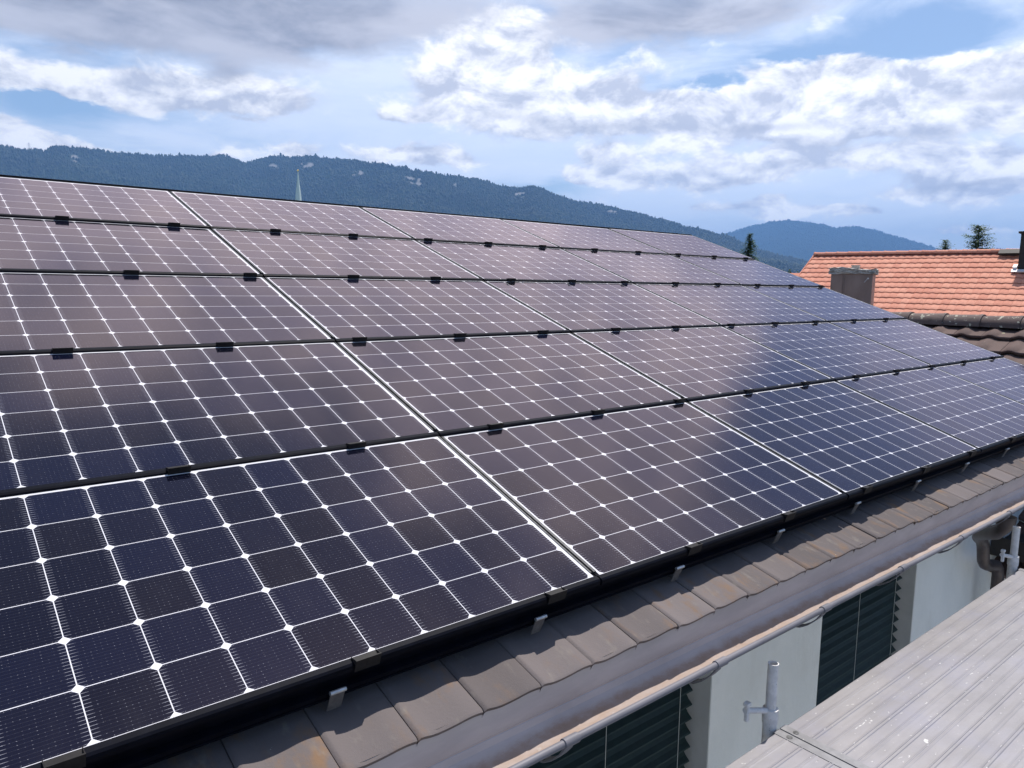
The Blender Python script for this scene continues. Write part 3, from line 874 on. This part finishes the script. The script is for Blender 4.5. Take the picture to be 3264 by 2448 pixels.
# rail under the lowest row with its hooks
rail = thing('mounting_rail', 'black aluminium rail with bright steel hooks below the lowest solar panels', 'rail', roofp(0, 0, 0), (TH, 0, 0))
m = MB()
m.extrude([(0.010, -0.034), (0.010, -0.060), (-0.010, -0.063), (-0.010, -0.076), (-0.004, -0.079), (-0.004, -0.083), (-0.008, -0.085), (-0.008, -0.090), (0.045, -0.092), (0.045, -0.034)], HX0 + 0.1, HX1 - 0.02)
m.build('profile', MAT['black_frame'], rail)
for k in range(13):
    u = -2.295 + 0.678 * k
    m = MB(); w = 0.0215
    m.tube([(u - w, -0.0215, -0.054), (u + w, -0.0215, -0.054)], 0.0058, 12)
    hk = m.build('hook', MAT['hook'], rail, smooth_=True)
    m = MB(); m.extrude([(-0.0225, -0.060), (-0.0205, -0.085), (-0.018, -0.118), (-0.015, -0.118), (-0.0175, -0.085), (-0.0185, -0.060)], u - w + 0.002, u + w - 0.002)
    m.build('hook_plate', MAT['hookplate'], hk)

# ------------------------------------------------------------------ scaffold
def standard(x, lab):
    t = thing('scaffold_standard', lab, 'scaffold pole', (x, -0.300, 0), (0, 0, 0), 'scaffold standards beside the deck')
    m = MB()
    n = 24; ro, ri = 0.0188, 0.0155
    m.tube([(0, 0, 5.460), (0, 0, 5.643)], ro, n, cap=False)
    o = len(m.v)
    for k in range(n):
        a = 2 * math.pi * k / n
        for rr, z in ((ro, 5.643), (ri, 5.643), (ri, 5.529)): m.v.append((rr * math.cos(a), rr * math.sin(a), z))
    for k in range(n):
        k2 = (k + 1) % n
        for q in (0, 1):
            m.f.append((o + k * 3 + q, o + k2 * 3 + q, o + k2 * 3 + q + 1, o + k * 3 + q + 1)); m.c.append(None)
    m.f.append(tuple(o + k * 3 + 2 for k in range(n))); m.c.append(None)
    m.build('spigot', MAT['galv'], t, smooth_=True)
    m = MB()
    m.tube([(0, 0, 0), (0, 0, 5.417), (0, 0, 5.419), (0, 0, 5.447), (0, 0, 5.473), (0, 0, 5.474)], [0.0242, 0.0242, 0.0272, 0.0278, 0.0272, 0.019], n)
    m.build('tube', MAT['galv'], t, smooth_=True)
    m = MB()
    m.tube([(-0.022, 0.004, 5.470), (-0.128, 0.022, 5.501)], 0.0105, 12)
    m.tube([(-0.120, 0.018, 5.505), (-0.121, 0.020, 5.525)], 0.009, 8)
    m.build('pin', MAT['galv'], t, smooth_=True)
    m = MB(); m.box((-0.132, 0.010, 5.462), (-0.114, 0.024, 5.496)); m.box((-0.134, 0.008, 5.517), (-0.110, 0.028, 5.531)); m.build('locking_flap', MAT['galv'], t, bevel=0.003)
    return t


standard(0.582, 'nearer galvanised scaffold pole with side pin, at the deck joint')
standard(3.073, 'farther galvanised scaffold pole with side pin, beside the downpipe')


def plank(x0, x1, y0, lab, grp):
    t = thing('scaffold_deck', lab, 'scaffold plank', ((x0 + x1) / 2, y0 - 0.32, 5.40), (0, 0, 0), grp)
    L = (x1 - x0) / 2; W = 0.32
    pr = []
    # ribbed top: flat lands with twin raised ribs and grooves
    y = -W
    top = [(-W, -0.055), (-W - 0.0, -0.006), (-W + 0.006, 0.0), (-W + 0.020, 0.0)]
    ry = -W + 0.020
    pitch = 0.0543
    k = 0
    while ry + pitch < W - 0.02:
        c = ry + pitch / 2
        tall = 0.0019 if k % 2 else 0.0010
        top += [(c - 0.0085, 0.0), (c - 0.0055, tall), (c - 0.0025, tall), (c - 0.001, 0.0), (c + 0.0035, 0.0), (c + 0.005, tall * 0.8), (c + 0.0075, tall * 0.8), (c + 0.010, 0.0)]
        ry += pitch; k += 1
    top += [(W - 0.020, 0.0), (W - 0.006, 0.0), (W, -0.006), (W, -0.055), (W - 0.004, -0.055), (W - 0.004, -0.009), (-W + 0.004, -0.009), (-W + 0.004, -0.055)]
    m = MB(); m.extrude([(a, b) for a, b in top[::-1]], -L, L)
    m.build('plank', MAT['deck'], t)
    for s in (-1, 1):
        m = MB()
        xa, xb = (L - 0.034, L + 0.003) if s > 0 else (-L - 0.003, -L + 0.034)
        m.box((xa, -W - 0.002, -0.050), (xb, W + 0.002, 0.0024))
        m.build('end_plate', MAT['plate'], t, bevel=0.0012)
        m = MB()
        for ry in (-W + 0.05, 0.0, W - 0.05):
            xc = (xa + xb) / 2
            m.tube([(xc, ry, 0.0023), (xc, ry, 0.0040), (xc, ry, 0.0043), (xc, ry, 0.0030)], [0.0105, 0.0105, 0.007, 0.0055], 14)
            m.build('rivet', MAT['rivet'], t); m = MB()
    return t


GP = 'scaffold planks beside the eave'
plank(0.606, 3.10, -0.330, 'scratched aluminium scaffold plank with white splashes, long one beside the wall', GP)
plank(-1.90, 0.594, -0.330, 'aluminium scaffold plank short end in the bottom right, before the riveted joint', GP)
plank(0.606, 3.10, -0.98, 'outer aluminium scaffold plank, farther from the wall, right of the riveted joint', GP)
plank(-1.90, 0.594, -0.98, 'outer aluminium scaffold plank, farther from the wall, left of the riveted joint', GP)

# ------------------------------------------------------------------ annex with dark tiled roof
annex = thing('annex', 'low side wing with dark brown mossy tile roof between panels and orange roof', 'annex', (8.3, 3.0, 0))
AP = R_(26.5); AZr = 6.62
wave_d = lambda t: 0.015 * math.cos(2 * math.pi * (t - 0.3)) + 0.006 * math.cos(4 * math.pi * (t - 0.3))
ncol, nrow = 34, 12
gd = 0.335
at_ = tiled_sheet('roof', MAT['dark_tile'], annex, ncol, nrow, 0.30, gd, wave_d, 0.050, 8, lip=0.03, sub=8)
# local x along +Y reversed so that y (up slope) rises toward +X
dlen = nrow * gd
Mx = Matrix.Rotation(-math.pi / 2, 4, 'Z') @ Matrix.Rotation(AP, 4, 'X')
org = Vector((8.3 - dlen * math.cos(AP), 8.2, AZr - 0.06 - dlen * math.sin(AP))) - annex.location
at_.matrix_local = Matrix.Translation(org) @ Mx
at_.data.polygons.foreach_set('use_smooth', [True] * len(at_.data.polygons)); at_.data.set_sharp_from_angle(angle=R_(45))
rb = MB()
rb.add([(8.32, -2.0, AZr - 0.05), (8.32, 8.2, AZr - 0.05), (12.2, 8.2, 4.7), (12.2, -2.0, 4.7)], [(0, 3, 2, 1)])
o = rb.build('rear_roof', MAT['dark_tile'], annex); o.location = -annex.location
m = MB()
k = 0; y = -2.0
while y < 8.15:
    L = 0.41; c = (rng.random(), rng.random(), rng.random())
    n = 12; r0, r1 = 0.155, 0.135
    vs = []
    for yy, rr in ((y, r0), (y + 0.03, r0 + 0.004), (y + 0.05, r0 - 0.004), (y + L + 0.03, r1)):
        for q in range(n + 1):
            a = math.pi * q / n
            vs.append((8.3 - annex.location.x + rr * math.cos(a), yy - annex.location.y, AZr - 0.075 + rr * math.sin(a) * 0.92))
    fs = []
    for s_ in range(3):
        for q in range(n): fs.append((s_ * (n + 1) + q, (s_ + 1) * (n + 1) + q, (s_ + 1) * (n + 1) + q + 1, s_ * (n + 1) + q + 1))
    fs.append(tuple(range(n + 1)))
    m.add(vs, fs, c); y += L
m.build('ridge_tiles', MAT['dark_ridge'], annex, smooth_=True)
ex = 8.3 - dlen * math.cos(AP); ez = AZr - 0.06 - dlen * math.sin(AP)
m = MB(); a = annex.location
m.box((4.92 - a.x, -1.8 - a.y, 0), (5.2 - a.x, 0.297 - a.y, 4.95)); m.box((5.2 - a.x, -1.8 - a.y, 0), (11.8 - a.x, -1.5 - a.y, 4.6)); m.box((11.5 - a.x, -1.5 - a.y, 0), (11.8 - a.x, 8.0 - a.y, 4.6))
m.build('wall', MAT['wall'], annex)
m = MB(); m.box((ex - 0.05 - a.x, -2.0 - a.y, 4.951), (5.25 - a.x, 0.29 - a.y, 5.02)); m.box((ex - 0.06 - a.x, -2.0 - a.y, 4.952), (ex - 0.03 - a.x, 0.288 - a.y, 5.10))
m.build('soffit', MAT['fascia'], annex)

# brown sheet-metal chimney behind the annex ridge
cpos = at(26.5, 12.0)
ch = thing('chimney', 'brown sheet clad chimney with rough concrete cap in front of orange roof', 'chimney', (cpos.x, cpos.y, 0), (0, 0, R_(26.5 - 6)))
W2, D2 = 0.272, 0.25
zt = 6.96 + 12 * math.tan(R_(1.06))
m = MB()
m.box((-D2, -W2, 4.8), (D2, W2, zt))
m.build('cladding', MAT['clad'], ch, bevel=0.006)
m = MB()
ys = 0.105
m.box((-D2 - 0.014, ys - 0.012, 4.8), (-D2 + 0.001, ys - 0.003, zt - 0.02)); m.box((-D2 - 0.010, ys + 0.006, 4.8), (-D2 + 0.001, ys + 0.011, zt - 0.02))
m.build('standing_seam', MAT['clad'], ch)
bm = bmesh.new()
bmesh.ops.create_cube(bm, size=1.0)
bmesh.ops.scale(bm, vec=(0.56, 0.60, 0.075), verts=bm.verts)
bmesh.ops.subdivide_edges(bm, edges=bm.edges[:], cuts=9, use_grid_fill=True)
for v in bm.verts:
    v.co.z += rng.uniform(-0.012, 0.010) ; v.co.x += rng.uniform(-0.010, 0.010); v.co.y += rng.uniform(-0.012, 0.012)
    v.co.z += 0.015 * math.sin(v.co.y * 9) * (v.co.z > 0)
me = bpy.data.meshes.new('cap'); bm.to_mesh(me); bm.free(); me.materials.append(MAT['cap'])
o = bpy.data.objects.new('cap', me); scn.collection.objects.link(o); o.parent = ch; o.location = (0, 0, zt + 0.036)
m = MB(); m.tube([(0.0, -0.02, zt + 0.06), (0.0, -0.02, zt + 0.125)], 0.055, 20, cap=True); m.tube([(0.0, -0.02, zt + 0.115), (0.0, -0.02, zt + 0.127)], 0.062, 20)
m.build('flue', MAT['cap'], ch, smooth_=True)
m = MB(); m.box((-D2 - 0.02, -0.225, zt - 0.075), (-D2 + 0.001, -0.205, zt - 0.055)); m.tube([(-D2 - 0.012, -0.215, zt - 0.06), (-D2 - 0.014, -0.17, zt - 0.12)], 0.004, 6)
m.build('bracket', MAT['galv'], ch)

# ------------------------------------------------------------------ house with orange roof
OD = 30.0
left = at(29.07, OD); dirz = R_(97 - 180)  # ridge runs to the right
RZ = 6.96 + OD * math.tan(R_(2.45))
ah = thing('orange_roofed_house', 'neighbour house with bright orange clay tile roof beyond the chimney', 'house', (left.x, left.y, 0), (0, 0, dirz))
# local: x along ridge to the right, y away from viewer, z up
OP = R_(31)
wave_o = lambda t: 0.009 * math.cos(2 * math.pi * (t - 0.35))
tw_o, g_o = 0.225, 0.315
nc, nrw = 83, 19
ol = nrw * g_o
o = tiled_sheet('roof', MAT['orange_tile'], ah, nc, nrw, tw_o, g_o, wave_o, 0.026, 19, lip=0.018, sub=6)
o.matrix_local = Matrix.Translation((0, -ol * math.cos(OP), RZ - 0.06 - ol * math.sin(OP))) @ Matrix.Rotation(OP, 4, 'X')
o.data.polygons.foreach_set('use_smooth', [True] * len(o.data.polygons)); o.data.set_sharp_from_angle(angle=R_(45))
LX = nc * tw_o
m = MB()
m.add([(0, 0.03, RZ - 0.05), (LX, 0.03, RZ - 0.05), (LX, ol * math.cos(OP), RZ - 0.06 - ol * math.sin(OP)), (0, ol * math.cos(OP), RZ - 0.06 - ol * math.sin(OP))], [(0, 1, 2, 3)])
m.build('rear_roof', MAT['orange_tile'], ah)
m = MB(); x = 0.0
while x < LX - 0.1:
    c = (rng.random(), rng.random(), rng.random()); n = 8; vs = []
    for xx, rr in ((x, 0.125), (x + 0.04, 0.128), (x + 0.06, 0.118), (x + 0.42, 0.108)):
        for q in range(n + 1):
            a = math.pi * q / n
            vs.append((xx, rr * math.cos(a), RZ - 0.055 + rr * math.sin(a)))
    fs = [(s_ * (n + 1) + q + 1, (s_ + 1) * (n + 1) + q + 1, (s_ + 1) * (n + 1) + q, s_ * (n + 1) + q) for s_ in range(3) for q in range(n)]
    fs.append(tuple(reversed(range(n + 1))))
    m.add(vs, fs, c); x += 0.40
m.build('ridge_tiles', MAT['orange_tile'], ah, smooth_=True)
ey, ezo = -ol * math.cos(OP), RZ - 0.06 - ol * math.sin(OP)
m = MB()
m.box((0.3, ey + 0.5, 0), (LX - 0.3, -ey - 0.5, ezo + 0.15))
m.add([(0.31, ey + 0.55, ezo + 0.15), (0.31, -ey - 0.55, ezo + 0.15), (0.31, 0, RZ - 0.5)], [(0, 2, 1)])
m.build('wall', MAT['wall'], ah)
m = MB()   # verge boards and tiles on the gable edge
for s in (-1, 1):
    m.add([(-0.04, 0.0, RZ - 0.30), (-0.04, 0.0, RZ - 0.02), (-0.04, s * ey, ezo - 0.02), (-0.04, s * ey, ezo - 0.30), (0.0, 0.0, RZ - 0.30), (0.0, 0.0, RZ - 0.02), (0.0, s * ey, ezo - 0.02), (0.0, s * ey, ezo - 0.30)],
          [(0, 1, 2, 3), (7, 6, 5, 4), (0, 4, 5, 1), (1, 5, 6, 2), (2, 6, 7, 3)])
m.build('verge_board', MAT['orange_tile'], ah)
# chimney at the right end of that ridge
best = None
for k in range(400):
    q = Vector((left.x, left.y, 0)) + Matrix.Rotation(dirz, 3, 'Z') @ Vector((k * 0.05, -0.75, 0))
    b = math.degrees(math.atan2(q.y + 1.618, q.x + 1.723))
    if best is None or abs(b - 16.02) < best[0]: best = (abs(b - 16.02), k * 0.05, q)
cxl = best[1]; cdist = math.hypot(best[2].x + 1.723, best[2].y + 1.618)
sl_z = lambda yy: RZ - 0.02 + yy * math.tan(OP)
ctop = 6.96 + cdist * math.tan(R_(3.62))
m = MB(); m.box((cxl - 0.32, -1.05, sl_z(-1.05) - 0.4), (cxl + 0.32, -0.45, ctop))
chm = m.build('chimney', MAT['fascia'], ah)
m = MB(); m.box((cxl - 0.38, -1.11, ctop + 0.002), (cxl + 0.38, -0.39, ctop + 0.06)); m.build('cap', MAT['fascia'], chm)
m = MB(); Ms = Matrix.Translation((cxl, -1.06, sl_z(-1.06) + 0.03)) @ Matrix.Rotation(OP, 4, 'X')
m.box((-0.46, -0.14, 0), (0.5, -0.01, 0.03), Ms); m.box((-0.44, 0.0, 0), (-0.34, 0.16, 0.10), Ms)
m.build('flashing', MAT['leadflash'], chm)
m = MB(); Ms = Matrix.Translation((cxl - 0.5, -0.18, sl_z(-0.18) + 0.05)) @ Matrix.Rotation(OP, 4, 'X')
m.box((-0.5, -0.14, 0.0), (0.9, 0.12, 0.07), Ms); m.build('saddle', MAT['fascia'], chm)

# small roof peeping out at the left of the orange one
sp = at(30.15, 40)
sh = thing('small_house', 'small red roofed house just visible left of the orange roof', 'house', (sp.x, sp.y, 0), (0, 0, R_(-70)))
zr = 6.96 + 40 * math.tan(R_(1.12))
m = MB(); m.add([(-3, -3.2, zr - 1.9), (2.2, -3.2, zr - 1.9), (2.2, 0, zr), (-3, 0, zr), (2.2, 3.2, zr - 1.9), (-3, 3.2, zr - 1.9)], [(0, 1, 2, 3), (3, 2, 4, 5)])
m.build('roof', MAT['orange_tile'], sh)
m = MB(); m.box((-2.7, -2.9, 0), (2.0, 2.9, zr - 1.85)); m.build('wall', MAT['wall'], sh)


# ------------------------------------------------------------------ trees
def conifer(name, label, pos, height, base_r, mat, seed, dense=1.0, droop=0.35, gap=0.0, vis=4.5, power=0.8, grp=None):
    r = np.random.default_rng(seed)
    t = thing(name, label, 'tree', (pos.x, pos.y, 0), (0, 0, 0), grp)
    m = MB(); m.tube([(0, 0, 0), (0.02, 0.01, height * 0.5), (0, 0, height * 0.985)], [height * 0.017, height * 0.010, 0.008], 8)
    m.build('trunk', MAT['bark'], t)
    vs, cs = [], []
    z = height * 0.10
    while z < height * 0.99:
        f = 1 - z / height
        near_top = height - z < vis
        br = base_r * f ** power
        nb = int((6 if near_top else 5) + dense * 2)
        for k in range(nb):
            if r.uniform() < gap: continue
            a = r.uniform(0, 6.283); L = br * r.uniform(0.65, 1.15)
            d = np.array([math.cos(a), math.sin(a)])
            ns = max(3, int(L / 0.16 * dense * (1.6 if near_top else 0.8)))
            up0 = r.uniform(-0.1, 0.25)
            for q in range(ns):
                s = (q + r.uniform(0, 1)) / ns
                c = np.array([d[0] * L * s, d[1] * L * s, z + L * (up0 * s - droop * s * s + 0.16 * s ** 4)])
                sz = (0.10 + 0.10 * r.uniform()) * (1.0 if near_top else 1.9) * (1.15 - 0.5 * s)
                for _ in range(3 if near_top else 2):
                    th = r.uniform(0, 6.283); ax = np.array([math.cos(th), math.sin(th), r.uniform(-0.6, 0.5)]); ax /= np.linalg.norm(ax)
                    o2 = np.array([-ax[1], ax[0], r.uniform(-0.3, 0.3)]) * sz * 0.28
                    cc = c + r.normal(0, 0.035, 3)
                    vs += [cc - o2, cc + o2, cc + ax * sz * 1.3]
                    cs.append((r.uniform(), r.uniform(), 0.5, 1))
        z += (0.16 if near_top else 0.42) / max(dense, 0.6)
    vs = np.array(vs); fs = np.arange(len(vs)).reshape(-1, 3)
    np_mesh('crown', vs, fs, mat, t, attrs=[('tile_rand', 'FACE', 'FLOAT_COLOR', np.array(cs))])
    return t


def leafy(name, label, pos, height, rad, mat, seed, n=2600, grp=None):
    r = np.random.default_rng(seed)
    t = thing(name, label, 'tree', (pos.x, pos.y, 0), (0, 0, 0), grp)
    m = MB(); m.tube([(0, 0, 0), (0, 0, height * 0.6)], [height * 0.02, height * 0.008], 8)
    cl = []
    for k in range(26):
        a, zf = r.uniform(0, 6.283), r.uniform(0.35, 0.96)
        rr = rad * math.sqrt(r.uniform(0, 1)) * math.sqrt(max(0.03, 1 - ((zf - 0.6) / 0.4) ** 2))
        p = np.array([rr * math.cos(a), rr * math.sin(a), zf * height]); cl.append(p)
        m.tube([(0, 0, height * min(zf * 0.7, 0.58)), tuple(p)], [height * 0.006, 0.01], 5)
    m.build('trunk', MAT['bark'], t)
    vs, cs = [], []
    for k in range(n):
        c = cl[r.integers(len(cl))] + r.normal(0, rad * 0.17, 3)
        sz = r.uniform(0.10, 0.24)
        ax = r.normal(0, 1, 3); ax /= np.linalg.norm(ax); bx = np.cross(ax, r.normal(0, 1, 3)); bx /= np.linalg.norm(bx)
        vs += [c - bx * sz * 0.4, c + bx * sz * 0.4, c + ax * sz]
        cs.append((r.uniform(), r.uniform(), 0.5, 1))
    vs = np.array(vs); np_mesh('crown', vs, np.arange(len(vs)).reshape(-1, 3), mat, t, attrs=[('tile_rand', 'FACE', 'FLOAT_COLOR', np.array(cs))])
    return t


GT = 'trees beyond the roofs'
conifer('spruce_tree', 'dense dark green pointed spruce behind the end of the solar roof', at(33.46, 60), 6.96 + 60 * math.tan(R_(3.99)), 2.7, MAT['spruce'], 2, 1.25, 0.45, 0.0, 4.2, 0.62, GT)
conifer('fir_tree', 'tall loose fir standing highest above the orange roof ridge', at(19.40, 62), 6.96 + 62 * math.tan(R_(4.36)), 2.1, MAT['fir'], 5, 1.25, 0.05, 0.12, 4.0, 0.33, GT)
conifer('fir_tree', 'smaller fir tip above the orange ridge, left of the tall fir', at(21.2, 66), 6.96 + 66 * math.tan(R_(3.40)), 3.0, MAT['fir'], 9, 1.1, 0.0, 0.08, 3.2, 0.55, GT)
leafy('leafy_tree', 'round leafy treetop just above the orange ridge, leftmost of the tips', at(22.5, 60), 6.96 + 60 * math.tan(R_(2.95)), 0.62, MAT['leaves'], 4, 1800, GT)
leafy('leafy_tree', 'low leafy treetop between the round one and the smaller fir', at(21.95, 64), 6.96 + 64 * math.tan(R_(2.80)), 0.7, MAT['leaves'], 6, 1500, GT)
leafy('leafy_tree', 'green leafy tree left of the orange gable beside the small red roof', at(30.65, 52), 6.96 + 52 * math.tan(R_(1.42)), 0.9, MAT['leaves'], 8, 2600, GT)

# ------------------------------------------------------------------ church
cp = at(66.22, 250)
church = thing('church', 'distant church whose slim green copper spire rises above the panel ridge', 'church', (cp.x, cp.y, 0), (0, 0, R_(20)))
TZ = 6.96 + 250 * math.tan(R_(7.87))
m = MB(); n = 8
lv = [(16.0, 3.4), (20.0, 2.2), (TZ - 9.4, 1.08), (TZ - 6.5, 0.80), (TZ - 4.4, 0.48), (TZ - 2.0, 0.27), (TZ - 0.2, 0.12)]
vs = [(r * math.cos(2 * math.pi * (k + .5) / n), r * math.sin(2 * math.pi * (k + .5) / n), z) for z, r in lv for k in range(n)]
fs = [(i * n + k, i * n + (k + 1) % n, (i + 1) * n + (k + 1) % n, (i + 1) * n + k) for i in range(len(lv) - 1) for k in range(n)]
m.add(vs, fs); sp_ = m.build('spire', MAT['copper'], church)
bm = bmesh.new(); bmesh.ops.create_uvsphere(bm, u_segments=16, v_segments=10, radius=0.30); me = bpy.data.meshes.new('ball'); bm.to_mesh(me); bm.free(); me.materials.append(MAT['gold'])
me.polygons.foreach_set('use_smooth', [True] * len(me.polygons))
o = bpy.data.objects.new('ball', me); scn.collection.objects.link(o); o.parent = sp_; o.location = (0, 0, TZ)
m = MB(); m.box((-3, -3, 0), (3, 3, 16)); m.build('tower', MAT['stone'], church)
m = MB(); m.box((3, -5, 0), (25, 5, 8)); m.add([(3, -5.5, 8), (25, -5.5, 8), (25, 0, 13.5), (3, 0, 13.5), (25, 5.5, 8), (3, 5.5, 8)], [(0, 1, 2, 3), (3, 2, 4, 5), (1, 4, 2), (0, 3, 5)]); m.build('nave', MAT['stone'], church)

# ------------------------------------------------------------------ pylon on the ridge
pp = at(82.55, 4880)
pz = 6.96 + 4880 * math.tan(R_(7.86)) - 4
py = thing('pylon', 'faint lattice power pylon on the crest at the far left', 'pylon', (pp.x, pp.y, pz), (0, 0, R_(-8)))
m = MB()
H = 48.0
for sx in (-1, 1):
    for sy in (-1, 1): m.tube([(sx * 4.0, sy * 4.0, 0), (sx * 1.0, sy * 1.0, 26), (sx * 0.5, sy * 0.5, H)], 0.35, 4)
for k in range(9):
    z0, z1 = k * H / 9, (k + 1) * H / 9
    w0, w1 = 4.0 - 3.4 * z0 / H, 4.0 - 3.4 * z1 / H
    for s in (-1, 1):
        m.tube([(-w0, s * w0, z0), (w1, s * w1, z1)], 0.2, 4); m.tube([(s * w0, -w0, z0), (s * w1, w1, z1)], 0.2, 4)
m.build('lattice', MAT['steel'], py)
for z, w in ((30, 9.0), (38, 11.0), (44, 6.5)):
    m = MB(); m.tube([(-w, 0, z), (0, 0, z + 1.2), (w, 0, z)], 0.4, 4); m.tube([(-w, 0, z), (w, 0, z)], 0.3, 4); m.build('cross_arm', MAT['steel'], py)

# ------------------------------------------------------------------ air between here and the hills
hz = MB(); hz.box((-14000, -14000, -1.0), (14000, 14000, 1060.0))
hm = bpy.data.materials.new('haze_air'); hm.use_nodes = True
hn_ = hm.node_tree; hn_.nodes.clear()
ho = hn_.nodes.new('ShaderNodeOutputMaterial'); pv = hn_.nodes.new('ShaderNodeVolumePrincipled')
pv.inputs['Color'].default_value = (0.26, 0.52, 1.0, 1)
pv.inputs['Density'].default_value = 1.08e-4
pv.inputs['Anisotropy'].default_value = 0.0
hn_.links.new(pv.outputs[0], ho.inputs['Volume'])
hob = hz.build('haze', hm)
hob['kind'] = 'stuff'; hob['label'] = 'pale blue summer haze over the valley and hills'; hob['category'] = 'haze'
hm.cycles.homogeneous_volume = True if hasattr(hm.cycles, 'homogeneous_volume') else False
